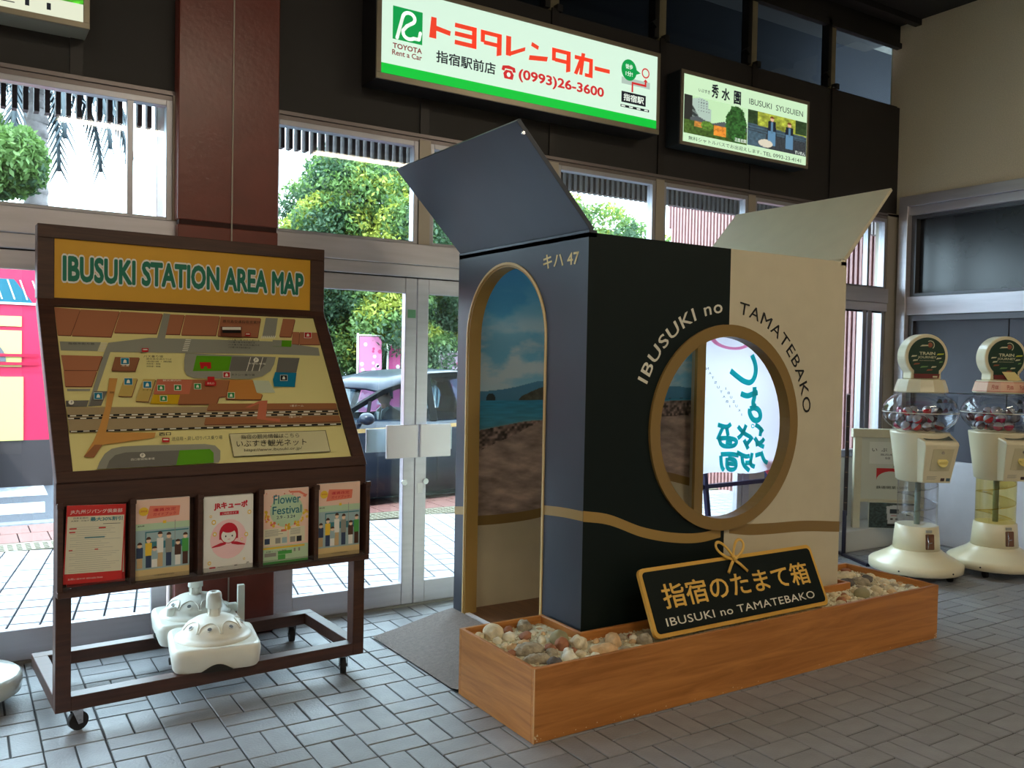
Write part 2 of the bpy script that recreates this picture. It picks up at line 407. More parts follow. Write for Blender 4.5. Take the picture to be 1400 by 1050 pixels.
# ------------------------------------------------------------------ window wall: transom, upper windows, doors
tr = MB(); tr.box(WX0, YW-.045, 2.05, XW-.15, YW+.07, 2.175); tr.box(WX0, YW-.035, 1.978, XW-.15, YW+.06, 2.05)
tr.build('trim_6', STEEL, kind='structure', bevel=.004)
MB().box(WX0, YW-.005, 1.965, XW-.15, YW+.02, 1.985).build('leak_strip', RUBBER, kind='structure')  # added strip that blocks the light leak between transom and doors
SILV = mat('silver window frame', (168, 168, 176), .35, metal=.7)
def upper(n, xa, xb, mids=()):
    o = struct_empty('window_%d' % n, (xa, YW, 2.175)); f = MB()
    f.box(xa, YW-.01, 2.175, xa+.03, YW+.05, 2.79); f.box(xb-.03, YW-.01, 2.175, xb, YW+.05, 2.79); f.box(xa+.03, YW-.01, 2.175, xb-.03, YW+.05, 2.195); f.box(xa+.03, YW-.01, 2.76, xb-.03, YW+.05, 2.79)
    f.build('window_frame', SILV, o, world=True, bevel=.002)
    for m in mids: MB().box(m-.014, YW-.005, 2.195, m+.014, YW+.04, 2.76).build('mullion', SILV, o, world=True)
    for a, b in zip([xa+.03]+[m+.014 for m in mids], [m-.014 for m in mids]+[xb-.03]):
        MB().box(a, YW+.018, 2.195, b, YW+.024, 2.76).build('pane', PANE, o, world=True)
upper(1, -1.40, -.46); upper(2, -.42, .945, (-.2, .745)); upper(3, 1.47, 2.345); upper(4, 2.42, 3.29); upper(5, 3.36, 4.22); upper(6, 4.29, 5.16); upper(7, 5.23, 6.10); upper(8, 6.17, 6.90, (6.66,))
po = MB()
for x in (2.383, 3.325, 4.255, 5.195, 6.135): po.box(x-.037, YW-.02, 2.175, x+.037, YW+.06, 2.80)
po.box(6.90, YW-.02, 0, XW, YW+.10, 2.84); po.box(.945, YW-.02, 0, .958, YW+.1, 2.82)
po.build('trim_7', mat('pale window post', (170, 160, 146), .4, metal=.3), kind='structure')
def leaf(n, x0, x1, st0=.075, st1=.075, rail=.13, top=.09, bar=None):
    """glazed steel door leaf"""
    o = struct_empty('door_%d' % n, (x0, YW, 0))
    MB().box(x0, YW-.02, .012, x0+st0, YW+.03, 1.972).build('stile', STEEL, o, world=True, bevel=.003)
    MB().box(x1-st1, YW-.02, .012, x1, YW+.03, 1.972).build('stile', STEEL, o, world=True, bevel=.003)
    MB().box(x0+st0, YW-.018, .012, x1-st1, YW+.028, .012+rail).build('bottom_rail', STEEL, o, world=True, bevel=.003)
    MB().box(x0+st0, YW-.018, 1.972-top, x1-st1, YW+.028, 1.972).build('top_rail', STEEL, o, world=True, bevel=.003)
    MB().box(x0+st0, YW+.002, .012+rail, x1-st1, YW+.008, 1.972-top).build('pane', PANE, o, world=True)
    return o
leaf(1, -1.30, -.19, rail=.15); leaf(2, -.16, .93, rail=.15)
d3 = leaf(3, 1.50, 2.343, st0=.10); d4 = leaf(4, 2.347, 3.20)
leaf(5, 3.36, 4.20, .05, .05); leaf(6, 4.31, 5.16, .05, .05)
po = MB()
for x, ww in ((3.28, .07), (4.255, .05), (5.195, .035), (1.485, .015), (-.175, .012)): po.box(x-ww, YW-.03, 0, x+ww, YW+.05, 1.98)
po.build('trim_8', STEEL, kind='structure', bevel=.003)
MB().box(WX0, YW-.03, -.006, XW-.1, YW+.06, .012).build('trim_9', mat('door threshold', (150, 146, 140), .4, metal=.5), kind='structure')
PLATE = mat('white enamel push plate', (238, 234, 242), .35)
for o, xa, xb in ((d3, 2.135, 2.338), (d4, 2.354, 2.560)):
    MB().box(xa, YW-.075, .903, xb, YW-.055, 1.10).box((xa+xb)/2-.02, YW-.055, .97, (xa+xb)/2+.02, YW-.02, 1.03).build('push_plate', PLATE, o, world=True, bevel=.003)
    MB().box(xa-.075 if o is d3 else xb-.12, YW+.05, .93, xb-.10 if o is d3 else xb+.075, YW+.066, 1.07).build('push_plate', PLATE, o, world=True, bevel=.003)
    cxm = (xa+xb)/2+.04*(-1 if o is d4 else 1)
    MB().cyl((cxm, YW-.03, .75), (cxm, YW-.018, .75), .018, 16).build('lock', CHROME, o, world=True)
MB().box(2.283, YW-.0215, 1.735, 2.335, YW-.0195, 1.785).build('sticker', mat('green door sticker', (110, 170, 130), .5), d3, world=True)
MB().box(2.365, YW-.0215, .68, 2.40, YW-.0195, .74).build('sticker', mat('pale door sticker', (226, 226, 230), .5), d4, world=True)
# sliding windows over a low plinth at the far right
w8 = struct_empty('window_10', (5.23, YW, .75)); f = MB()
for a, b in ((5.23, 5.29), (6.10, 6.17), (6.60, 6.65), (6.67, 6.72), (6.86, 6.90)): f.box(a, YW-.01, .78, b, YW+.05, 1.98)
f.box(5.23, YW-.01, .72, 6.90, YW+.06, .78)
f.build('window_frame', SILV, w8, world=True, bevel=.002)
for a, b in ((5.29, 6.10), (6.17, 6.60), (6.72, 6.86)): MB().box(a, YW+.018, .78, b, YW+.024, 1.98).build('pane', PANE, w8, world=True)
MB().box(5.23, YW-.03, 0, 6.90, YW+.10, .72).build('trim_11', mat('pale painted plinth', (206, 200, 190), .6, noise=.05), kind='structure')
bb = MB(); bb.box(6.0, YW-.33, 0, XW, YW-.03, .17); bb.build('trim_10', mat('white step', (214, 212, 208), .6), kind='structure', bevel=.005)

# louvre fins hanging from the eave outside
LOUV = mat('grey-brown louvre', (104, 92, 92), .7, noise=.15, nscale=20)
ev = MB().box(-2.2, 5.26, 3.05, 9.6, 5.42, 3.12).build('eave_beam', mat('dark eave beam', (52, 46, 46), .7), kind='structure')
n = 0
for k in range(190):
    x = -1.2+k*.0505
    if x > 7.6 or abs(x-1.2) < .16: continue
    MB().box(x-.012, 5.27, 2.755, x+.012, 5.34, 3.05).build('louvre_slat', LOUV, ev)

# ------------------------------------------------------------------ ceiling lights (behind and above the camera)
for k, (x, y) in enumerate(((-1.6, -2.6), (1.8, -2.6), (5.0, -2.4), (-1.6, .2), (5.2, .5), (1.8, .0))):
    o = thing('ceiling_light', ['long white strip light on the dark ceiling, back left', 'long white strip light on the dark ceiling, back middle', 'long white strip light on the dark ceiling, back right', 'long white strip light on the dark ceiling, near left', 'long white strip light on the dark ceiling, near right', 'long white strip light on the dark ceiling, near middle'][k], 'ceiling light', (x, y, 4.45), 0, 'ceiling strip lights')
    MB().box(x-.75, y-.12, 4.36, x+.75, y+.12, 4.45).build('housing', mat('lamp housing', (220, 220, 215), .5), o, world=True)
    MB().box(x-.72, y-.10, 4.345, x+.72, y+.10, 4.36).build('diffuser', mat('lit lamp diffuser', (255, 239, 210), .5, emit=CEIL_LAMP), o, world=True)

# ------------------------------------------------------------------ photo booth shaped like an open box
BX0, BX1, BY0, BY1, BZ = 2.377, 4.165, 3.124, 4.31, 2.07
booth = thing('photo_booth', 'big walk-in box with open lid flaps, half black half cream, round gold window in front', 'photo booth', (BX0, BY0, 0))
CXo, CZo, RI, RO = 3.265, 1.178, .458, .515
def arc(cx, cy, r, a0, a1, n=32): return [(cx+r*math.cos(a0+(a1-a0)*i/n), cy+r*math.sin(a0+(a1-a0)*i/n)) for i in range(n+1)]
# front wall in two halves round the circular window
lp = [(BX0+.046, 0), (CXo, 0)] + arc(CXo, CZo, RI, -PI/2, -3*PI/2) + [(CXo, BZ), (BX0+.046, BZ)]
rp = [(CXo, 0), (BX1, 0), (BX1, BZ), (CXo, BZ)] + arc(CXo, CZo, RI, PI/2, -PI/2)
WT = .05
MB().prism([(x, BY0, z) for x, z in lp], (0, WT, 0)).build('front_panel', DARKG, booth, world=True, label='dark green-black half of the front')
MB().prism([(x, BY0, z) for x, z in rp], (0, WT, 0)).build('front_panel', CREAM, booth, world=True, label='cream half of the front')
r = MB(); n = 72
for (ra, ya, rb, yb) in ((RO, BY0, RO, BY0-.014), (RO, BY0-.014, RI-.004, BY0-.014), (RI-.004, BY0-.014, RI-.004, BY0+.055), (RI-.004, BY0+.055, RI+.02, BY0+.055)):
    v = []
    for rr, yy in ((ra, ya), (rb, yb)):
        for i in range(n): a = 2*PI*i/n; v.append((CXo+rr*math.cos(a), yy, CZo+rr*math.sin(a)))
    r.add(v, [(i, (i+1) % n, n+(i+1) % n, n+i) for i in range(n)], 0, False)
r.build('window_ring', BRONZE, booth, world=True, label='round gold-brown frame of the window')
# side walls with arched doorways
def side_wall(x, t, m, name='side_panel'):
    y0, y1, ry = 3.437, 4.203, .383
    yc = (y0+y1)/2
    p = [(BY0+WT, 0), (y0, 0)] + [(yc-ry*math.cos(a), 1.607+ry*math.sin(a)) for a in np.linspace(0, PI, 30)] + [(y1, 0), (BY1, 0), (BY1, BZ), (BY0+WT, BZ)]
    if x < 3: p[0] = (BY0+.001, 0); p[-1] = (BY0+.001, BZ)
    return MB().prism([(x, y, z) for y, z in p], (t, 0, 0)).build(name, m, booth, world=True)
def arch_path(ry, z0=.09, yc=3.82, zs=1.607): return [(yc-ry, z0)] + [(yc-ry*math.cos(a), zs+ry*math.sin(a)) for a in np.linspace(0, PI, 36)] + [(yc+ry, z0)]
side_wall(BX0, .045, DARK)
MB().box(BX0, BY0, 0, BX0+.046, BY0+.0009, BZ).build('corner_edge', DARKG, booth, world=True)
side_wall(BX1-.045, .045, CREAM)
for xo, sgn in ((BX0, 1), (BX1, -1)):
    a = arch_path(.386); b_ = arch_path(.362); c_ = arch_path(.374); m = MB(); k = len(a)
    def strip(p, q, xa, xb, mi):
        m.add([(xa, y, z) for y, z in p]+[(xb, y, z) for y, z in q], [(i, i+1, k+i+1, k+i) for i in range(k-1)], mi)
    strip(a, c_, xo-.006*sgn, xo-.006*sgn, 0); strip(c_, c_, xo-.006*sgn, xo+.0*sgn, 0); strip(c_, b_, xo+.0*sgn, xo+.0*sgn, 1)
    strip(a, a, xo, xo-.006*sgn, 0); strip(b_, b_, xo, xo+.075*sgn, 1); strip(b_, a, xo+.075*sgn, xo+.075*sgn, 1)
    m.build('arch_trim', [GOLDL, GOLD], booth, world=True, label='thin gold trim round the arched doorway')
MB().prism([(BX0+.045, BY1-.045, 0), (BX1-.045, BY1-.045, 0), (BX1-.045, BY1-.045, BZ), (BX0+.045, BY1-.045, BZ)], (0, .045, 0)).build('back_panel', CREAM, booth, world=True)
MB().box(BX0+.045, BY0+WT, .0, BX1-.045, BY1-.045, .09).box(BX0+.0, 3.45, .0, BX0+.045, 4.19, .088).build('floor_board', wood('brown vinyl floor', (104, 68, 44), (128, 86, 58), .4, 1, 1.2), booth, world=True)
MB().box(BX0+.005, 3.46, .088, BX0+.032, 4.19, .096).build('threshold_strip', mat('white metal strip', (225, 225, 228), .3), booth, world=True)
# lid flaps
MB().prism([(BX0+.012, BY0, BZ+.005), (1.985, BY0, 2.497), (1.985+.017, BY0, 2.511), (BX0+.03, BY0, BZ+.02)], (0, BY1-BY0, 0)).build('lid_flap', DARK, booth, world=True, label='dark lid flap raised on the left', bevel=.002)
MB().prism([(BX1-.005, BY0, BZ+.005), (4.56, BY0, 2.512), (4.545, BY0, 2.525), (BX1-.025, BY0, BZ+.02)], (0, BY1-BY0, 0)).build('lid_flap', CREAM, booth, world=True, label='cream lid flap raised on the right', bevel=.002)
MB().box(BX0, BY0, BZ-.02, BX0+.045, BY1, BZ+.012).build('hinge_strip', DARK, booth, world=True)
MB().box(BX1-.045, BY0, BZ-.02, BX1, BY1, BZ+.012).build('hinge_strip', CREAM, booth, world=True)
MB().cyl((2.02, BY0-.003, 2.452), (2.02, BY0+.004, 2.452), .008, 10).build('screw', CHROME, booth, world=True)
# wavy gold bands
def band(pts, w, fn, name='gold_band', m=GOLD):
    mb = MB(); P = pts; k = len(P)
    mb.add([fn(s, z+w/2) for s, z in P]+[fn(s, z-w/2) for s, z in P], [(i, i+1, k+i+1, k+i) for i in range(k-1)], 0)
    return mb.build(name, m, booth, world=True, label='wavy gold band painted across the wall')
def interp(kx, kz, n=40):
    xs = np.linspace(kx[0], kx[-1], n)
    # smooth cubic through the knots
    kx = np.array(kx); kz = np.array(kz); m_ = np.gradient(kz, kx); out = []
    for x in xs:
        i = min(max(np.searchsorted(kx, x)-1, 0), len(kx)-2); h = kx[i+1]-kx[i]; t = (x-kx[i])/h
        z = (2*t**3-3*t*t+1)*kz[i]+(t**3-2*t*t+t)*h*m_[i]+(-2*t**3+3*t*t)*kz[i+1]+(t**3-t*t)*h*m_[i+1]
        out.append((x, z))
    return out
band(interp([BX0-.001, 2.50, 2.735, 2.93, 3.11, 3.24], [.803, .782, .698, .655, .640, .652]), .048, lambda s, z: (s, BY0-.0015, z))
band(interp([3.30, 3.44, 3.586, 3.85, BX1+.001], [.672, .650, .641, .632, .602]), .058, lambda s, z: (s, BY0-.0015, z), m=BRONZE)
band(interp([BY0, 3.28, 3.432], [.803, .797, .784]), .045, lambda s, z: (BX0-.0015, s, z))
band(interp([4.208, 4.31], [.66, .645]), .045, lambda s, z: (BX0-.0015, s, z))
band(interp([2.42, 2.65, 2.95, 3.3, 3.6, 3.87, 4.12], [.588, .582, .60, .68, .76, .765, .71]), .055, lambda s, z: (s, BY1-.0485, z), m=BRONZE)
# beach photograph printed on the inside of the back wall
def vnoise(x, y, seed=0):
    xi = np.floor(x).astype(int); yi = np.floor(y).astype(int); fx = x-xi; fy = y-yi
    h = lambda a, b: np.modf(np.sin(a*127.1+b*311.7+seed*74.7)*43758.5453)[0] % 1.0
    fx = fx*fx*(3-2*fx); fy = fy*fy*(3-2*fy)
    return (h(xi, yi)*(1-fx)+h(xi+1, yi)*fx)*(1-fy)+(h(xi, yi+1)*(1-fx)+h(xi+1, yi+1)*fx)*fy
def fbm(x, y, o=5, seed=0):
    s = 0; a = .5
    for k in range(o): s = s+a*vnoise(x*2**k, y*2**k, seed+k); a *= .55
    return s/1.0
def print_grid(name, O, u, v, nx, ny, fn, m, parent, world=True, label=None):
    """a printed picture: colours in a vertex layer; fn(S,T) -> (...,3) 0..255"""
    S, T = np.meshgrid(np.linspace(0, 1, nx), np.linspace(0, 1, ny)); C = np.clip(fn(S, T), 0, 255)/255
    O = np.array(O, float); u = np.array(u, float); v = np.array(v, float)
    P = O+S[..., None]*u+T[..., None]*v; P = P.reshape(-1, 3)
    if world and parent is not None:
        iv = np.array(wm(parent).inverted()); P = P@iv[:3, :3].T+iv[:3, 3]
    i = (np.arange(ny-1)[:, None]*nx+np.arange(nx-1)[None, :]).reshape(-1)
    F = np.stack([i, i+1, i+nx+1, i+nx], 1)
    o = raw_mesh(name, P, F, [m], parent)
    lin = np.where(C <= .04045, C/12.92, ((C+.055)/1.055)**2.4).reshape(-1, 3)
    a = o.data.color_attributes.new('print', 'FLOAT_COLOR', 'POINT')
    a.data.foreach_set('color', np.concatenate([lin, np.ones((len(lin), 1))], 1).ravel().astype(np.float32))
    if label: o['label'] = label
    return o
def mix(a, b, k): k = np.clip(k, 0, 1)[..., None]; return a*(1-k)+b*k
def col(*c): return np.array(c, float)
def beach(S, T):
    X = S*1.72; Z = .60+T*1.46         # metres on the wall
    k = np.clip((Z-1.30)/.75, 0, 1)
    sky = mix(np.broadcast_to(col(150, 200, 226), X.shape+(3,)), np.broadcast_to(col(14, 128, 200), X.shape+(3,)), k**.75)
    cl = fbm(X*4.2+3+fbm(X*6, Z*9, 3, 2)*.5, Z*11, 6, 3); cl2 = fbm(X*3.1+fbm(X*5, Z*8, 3, 6)*.6, Z*8.2, 6, 9)
    dens = np.clip((cl-.40)*4.5, 0, 1)*np.clip(1.3-abs(Z-1.46)*4.2, 0, 1) + np.clip((cl2-.46)*5, 0, 1)*np.clip(1-abs(Z-1.72)*4, 0, 1)*.55
    c = mix(sky, np.broadcast_to(col(206, 214, 224), sky.shape), dens*.75)
    hz = 1.262+X*.0
    mt = 1.295+.03*fbm(X*3, X*0+1, 4, 2)+.06*np.exp(-((X-.52)/.22)**2)+.03*np.exp(-((X-1.55)/.3)**2)
    c = mix(c, np.broadcast_to(col(60, 124, 166), c.shape), (Z < mt)*1.0*.9)
    cape = 1.262+.085*np.clip((X-.34)/.22, 0, 1)**.6*(X < .75)*(1-np.clip((X-.6)/.15, 0, 1))
    c = mix(c, col(70, 72, 62)*(.6+.8*fbm(X*40, Z*40, 3, 5))[..., None], ((Z < cape+.008*fbm(X*30, Z*0, 2)) & (X > .34))*1.0)
    isl = (abs(X-.15) < .030) & (Z < 1.262+.035*np.sqrt(np.clip(1-((X-.15)/.032)**2, 0, 1))+.008)
    c = mix(c, np.broadcast_to(col(34, 48, 54), c.shape), isl*1.0)
    sea = mix(np.broadcast_to(col(40, 140, 184), c.shape), np.broadcast_to(col(80, 160, 190), c.shape), (1.262-Z)/.18)
    sea = sea*(.9+.2*vnoise(X*14, Z*160, 4))[..., None]
    c = mix(c, sea, (Z < hz)*1.0)
    shore = 1.085+.015*X+ .05*np.clip(X/.4, 0, 1) + .09*np.clip((X-.5)/.5, 0, 1)
    foam = np.exp(-((Z-shore)/.006)**2); c = mix(c, np.broadcast_to(col(170, 180, 180), c.shape), foam*.6)
    rocks = col(110, 94, 90)*(.35+1.5*vnoise(X*60+fbm(X*20, Z*20), Z*75, 8))[..., None]
    c = mix(c, rocks, (Z < shore)*1.0)
    sand0 = .945+.165*np.clip(X/.45, 0, 1.2)+.012*fbm(X*12, Z*12, 3)
    tr_ = fbm(X*9+Z*8, Z*26, 5, 12)
    sand = col(168, 148, 140)*(.62+.75*tr_)[..., None]
    c = mix(c, sand, (Z < sand0)*1.0)
    return c
bw = interp([2.42, 2.65, 2.95, 3.3, 3.6, 3.87, 4.12], [.588, .582, .60, .68, .76, .765, .71], 60)
ph = print_grid('beach_photo', (BX0+.046, BY1-.0465, .60), (BX1-BX0-.092, 0, 0), (0, 0, 1.46), 340, 330, beach, vcol('beach print', .45), booth, label='beach and sky photograph covering the upper inside wall')
# trim the photo along the wavy band : below it the wall is cream
iv = wm(booth); bwx = [p[0] for p in bw]; bwz = [p[1] for p in bw]
import bmesh
bm = bmesh.new(); bm.from_mesh(ph.data)
kill = [f for f in bm.faces if (lambda c: c.z < np.interp(c.x, bwx, bwz)+.01)(iv @ f.calc_center_median())]
bmesh.ops.delete(bm, geom=kill, context='FACES'); bm.to_mesh(ph.data); bm.free()
# lettering
WHT = mat('white lettering', (226, 222, 206), .5); GLET = mat('pale gold lettering', (226, 200, 136), .45)
def ring_text(body, a_from, a_to, r, h, m, bold):
    mb = MB(); wds = []; xs = 0; v, f = glyphs(body, bold, 1.12); lo = v.min(0); hi = v.max(0); W = hi[0]-lo[0]
    capv, _ = glyphs('I', bold, 1.12); ch = capv[:, 1].max(); base = 0
    pts = []
    for x, y in v:
        s = (x-lo[0])/W; a = a_from+(a_to-a_from)*s; rr = r+(y/ch)*h
        pts.append((CXo+rr*math.cos(a), BY0-.002, CZo+rr*math.sin(a)))
    put_glyphs(mb, pts, f, _per[(len(v), len(f))], 0); return mb.build('lettering', m, booth, world=True)
ring_text('IBUSUKI no', math.radians(157.8), math.radians(95.0), .575, .062, WHT, .012)
ring_text('TAMATEBAKO', math.radians(83.5), math.radians(6.2), .575, .062, KPRINT, .004)
mb = MB(); text(mb, 'キハ 47', lambda s, t: (BX0-.0015, 3.478-s*.285, 1.932+t*.068), 0, .018); mb.build('lettering', GLET, booth, world=True)

# ramp mat at the doorway
MATM = mat('grey-brown woven mat', (128, 116, 110), .85, bump=.9, bscale=150, noise=.14, nscale=60)
o = thing('door_mat', 'grey-brown woven mat sloping up to the arched doorway of the box', 'mat', (1.9, 3.85, 0))
m = MB(); nx, ny = 60, 100
def mp(s, t):
    x = (1.885+.018*(1-t))*(1-s)+2.372*s; y = 3.40+t*.91; z = .006+.088*(s*s*(3-2*s)*.35+s*.65)
    if t < .06 and s < .3: z += .012*(1-t/.06)*(1-s/.3)
    return (x, y-.0, z + .0005*((int(s*nx) % 2) ^ (int(t*ny/2) % 2)))
m.add([mp(i/nx, j/ny) for j in range(ny+1) for i in range(nx+1)], [(j*(nx+1)+i, j*(nx+1)+i+1, (j+1)*(nx+1)+i+1, (j+1)*(nx+1)+i) for j in range(ny) for i in range(nx)], 0, True)
m.build('weave', MATM, o, world=True)
m = MB(); m.prism([(1.90, 3.41, 0), (2.37, 3.41, 0), (2.37, 3.41, .074), (1.90, 3.41, .002)], (0, .89, 0)); m.build('ramp_wedge', RUBBER, o, world=True)

# ------------------------------------------------------------------ wooden planter round the booth's foot
PX0, PX1, PY0, PY1, PZ = 1.905, 4.60, 2.795, 3.395, .296
pl = thing('planter_box', 'low U-shaped wooden planter filled with sand and stones around the box', 'planter', (PX0, PY0, 0))
bt = .018
MB().box(PX0, PY0, 0, PX1, PY0+bt, PZ).build('front_board', WOODP, pl, world=True, bevel=.0015)
for x0 in (PX0, PX1-bt): MB().box(x0, PY0+bt, 0, x0+bt, PY1-bt, PZ).build('side_board', WOODPY, pl, world=True, bevel=.0015)
MB().box(PX0, PY1-bt, 0, 2.352, PY1, PZ).build('back_board', WOODP, pl, world=True, bevel=.0015)
MB().box(4.19, PY1-bt, 0, PX1, PY1, PZ).build('back_board', WOODP, pl, world=True, bevel=.0015)
MB().box(2.334, 3.088, 0, 2.352, PY1-bt, PZ).build('inner_board', WOODPY, pl, world=True, bevel=.0015)
MB().box(4.19, 3.088, 0, 4.208, PY1-bt, PZ).build('inner_board', WOODPY, pl, world=True, bevel=.0015)
MB().box(2.334, 3.07, 0, 4.208, 3.088, PZ).build('inner_board', WOODP, pl, world=True, bevel=.0015)
PALE = mat('pale worn edge', (222, 186, 140), .5)
c = MB(); c.box(PX0-.001, PY0-.0015, .0, PX0+.004, PY0+.0, PZ); c.build('edge_strip', PALE, pl, world=True)
c = MB()
for k in range(40):
    x = PX0+.01+random.random()*2.66; s = random.uniform(.002, .005); z = random.uniform(.001, .02)**1
    c.prism([(x, PY0-.0006, z), (x+s, PY0-.0006, z+s*.3), (x+s*.8, PY0-.0006, z+s), (x-s*.3, PY0-.0006, z+s*.6)], (0, .0008, 0))
for x in (PX0+.002, PX1-.03):
    for q in range(6): s = random.uniform(.005, .012); x2 = x+random.random()*.02; z = random.random()*.03; c.prism([(x2, PY0-.0008, z), (x2+s, PY0-.0008, z), (x2+s*.6, PY0-.0008, z+s)], (0, .0008, 0))
c.build('worn_chips', mat('bare chipped edge', (226, 206, 176), .7), pl, world=True, kind='stuff')
def in_planter(x, y, e=.02):
    if not (PX0+bt+e < x < PX1-bt-e and PY0+bt+e < y < PY1-bt-e): return False
    return y < 3.07-e or x < 2.334-e or x > 4.208+e
SZ = .245
SAND = mat('pale greenish-white sand', (226, 222, 196), .9, noise=.16, nscale=60, bump=.8, bscale=220)
V = []; F = []; nx, ny = 270, 60; idx = {}
for j in range(ny+1):
    for i in range(nx+1):
        x = PX0+bt+(PX1-PX0-2*bt)*i/nx; y = PY0+bt+(PY1-PY0-2*bt)*j/ny
        z = SZ+.022*float(fbm(np.array(x*7.), np.array(y*7.), 4, 3))+.006*random.random()
        V.append((x, y, z))
for j in range(ny):
    for i in range(nx):
        a = j*(nx+1)+i; x = (V[a][0]+V[a+1][0])/2; y = V[a][1]
        if in_planter(x, y+.005, -.004): F.append((a, a+1, a+nx+2, a+nx+1))
tag(raw_mesh('sand', V, F, [SAND], None, smooth=True), 'pale greenish-white sand filling the wooden planter', 'sand', kind='stuff')
# loose chips in the sand
V = []; F = []
for k in range(2600):
    x = random.uniform(PX0+.03, PX1-.03); y = random.uniform(PY0+.03, PY1-.03)
    if not in_planter(x, y, .008): continue
    s = random.uniform(.003, .011); b = len(V); z = SZ+.018
    ax = [(1, 0, 0), (-1, 0, 0), (0, 1, 0), (0, -1, 0), (0, 0, .7), (0, 0, -.7)]
    for q in ax: V.append((x+q[0]*s*random.uniform(.5, 1.3), y+q[1]*s*random.uniform(.5, 1.3), z+q[2]*s))
    F += [tuple(b+i for i in t) for t in ((0, 2, 4), (2, 1, 4), (1, 3, 4), (3, 0, 4), (2, 0, 5), (1, 2, 5), (3, 1, 5), (0, 3, 5))]
tag(raw_mesh('gravel', V, F, [mat('mixed pale gravel', (206, 190, 156), .8, noise=.3, nscale=40)]), 'small chips of shell and gravel scattered over the sand', 'gravel', kind='stuff')
def ico(sub=2):
    bm = bmesh.new(); bmesh.ops.create_icosphere(bm, subdivisions=sub, radius=1); v = np.array([p.co[:] for p in bm.verts]); f = [tuple(x.index for x in q.verts) for q in bm.faces]; bm.free(); return v, f
ICO, ICF = ico(3)
STONES = {'pale': mat('pale beige stone', (216, 202, 170), .8, noise=.22, nscale=22, bump=.7, bscale=50), 'grey': mat('grey pumice stone', (166, 154, 132), .85, noise=.35, nscale=30, bump=1, bscale=60),
          'white': mat('white stone', (232, 226, 206), .75, noise=.15, nscale=20, bump=.5, bscale=50), 'rust': mat('rusty brown stone', (160, 106, 76), .8, noise=.2, nscale=20, bump=.6, bscale=50),
          'dark': mat('dark grey stone', (96, 90, 86), .8, noise=.3, nscale=24, bump=.8, bscale=50), 'olive': mat('smooth olive-grey stone', (146, 140, 106), .6, noise=.08, nscale=12, bump=.15, bscale=40),
          'tan': mat('orange-tan stone', (212, 176, 132), .8, noise=.22, nscale=22, bump=.7, bscale=50)}
placed = []
def stone(x, y, sx, sy, sz, kind, label, group, rough=.3, z=None, rz=None):
    rough = rough*1.35 if rough > .15 else rough
    sd_ = random.random()*50; v = ICO.copy()
    nz = (fbm(v[:, 0]*1.3+sd_, v[:, 1]*1.3+v[:, 2]*1.7+sd_, 4, 1)-.5)*2; nz2 = fbm(v[:, 0]*3.5+sd_, v[:, 2]*4+v[:, 1]*3, 4, 5)-.5
    v = v*(1+rough*nz+rough*1.3*nz2)[:, None]*np.array([sx, sy, sz]); a = random.random()*PI if rz is None else rz
    c_, s_ = math.cos(a), math.sin(a); v = v@np.array([[c_, s_, 0], [-s_, c_, 0], [0, 0, 1]])
    o = raw_mesh('stone', v, ICF, [STONES[kind]], None, smooth=True)
    o.location = (x, y, (SZ+.010+sz*.55) if z is None else z); placed.append((x, y, max(sx, sy)))
    return tag(o, label, 'stone', group)
G1 = 'stones in the left arm of the planter'; G2 = 'stones in the front strip of the planter'; G3 = 'stones in the right arm of the planter'
stone(2.03, 3.31, .055, .045, .042, 'pale', 'largest cream stone, humped, near the back left corner of the planter', G1, .12)
stone(2.12, 3.33, .038, .022, .020, 'rust', 'flat reddish stone at the back of the left planter arm', G1)
stone(2.21, 3.33, .045, .034, .030, 'grey', 'grey pitted stone at the back of the left planter arm', G1, .3)
stone(2.15, 3.23, .042, .026, .020, 'rust', 'flat orange-pink stone in the middle of the left planter arm', G1)
stone(2.24, 3.10, .042, .036, .040, 'olive', 'greenish-grey rounded stone beside the rusty brown one', G1, .12)
stone(2.21, 3.035, .034, .030, .034, 'rust', 'rusty brown rounded stone near the dark corner of the box', G1, .12)
stone(2.05, 3.04, .07, .045, .034, 'grey', 'long grey pumice stone in the left planter arm', G1, .35)
stone(2.02, 2.94, .055, .035, .030, 'grey', 'dark-veined grey stone close to the left planter board', G1, .35)
stone(2.05, 2.865, .040, .030, .030, 'dark', 'dark striped stone nearest the front left planter corner', G1, .25)
stone(2.15, 2.90, .034, .030, .026, 'white', 'white rounded stone near the front left planter corner', G1, .15)
stone(2.44, 2.97, .065, .034, .034, 'tan', 'big orange-tan stone in front of the dark box corner', G2, .2)
stone(2.33, 2.90, .055, .036, .028, 'tan', 'flat tan lumpy stone left of the sign board', G2, .3)
stone(2.29, 3.02, .05, .034, .03, 'pale', 'pale rough stone just off the dark box corner', G2, .3)
stone(2.56, 2.90, .030, .036, .036, 'grey', 'upright grey craggy stone just left of the sign board', G2, .3)
stone(4.30, 3.28, .08, .035, .028, 'tan', 'long tan stone at the back of the right planter arm', G3, .12, rz=.1)
stone(4.40, 3.25, .075, .03, .026, 'pale', 'long pale pointed stone at the back of the right planter arm', G3, .2, rz=-.2)
stone(4.24, 3.12, .05, .035, .028, 'dark', 'dark blue-grey craggy stone beside the cream box corner', G3, .35)
stone(4.12, 2.935, .055, .036, .034, 'olive', 'smooth olive-grey oval stone right of the sign board', G3, .04, rz=.1)
stone(4.29, 2.965, .040, .028, .024, 'pale', 'beige stone right of the smooth olive one', G3, .2)
stone(4.34, 3.10, .06, .035, .03, 'grey', 'grey lump in the middle of the right planter arm', G3, .3)
stone(4.42, 3.12, .05, .03, .03, 'dark', 'purple-grey stone toward the right planter end', G3, .3)
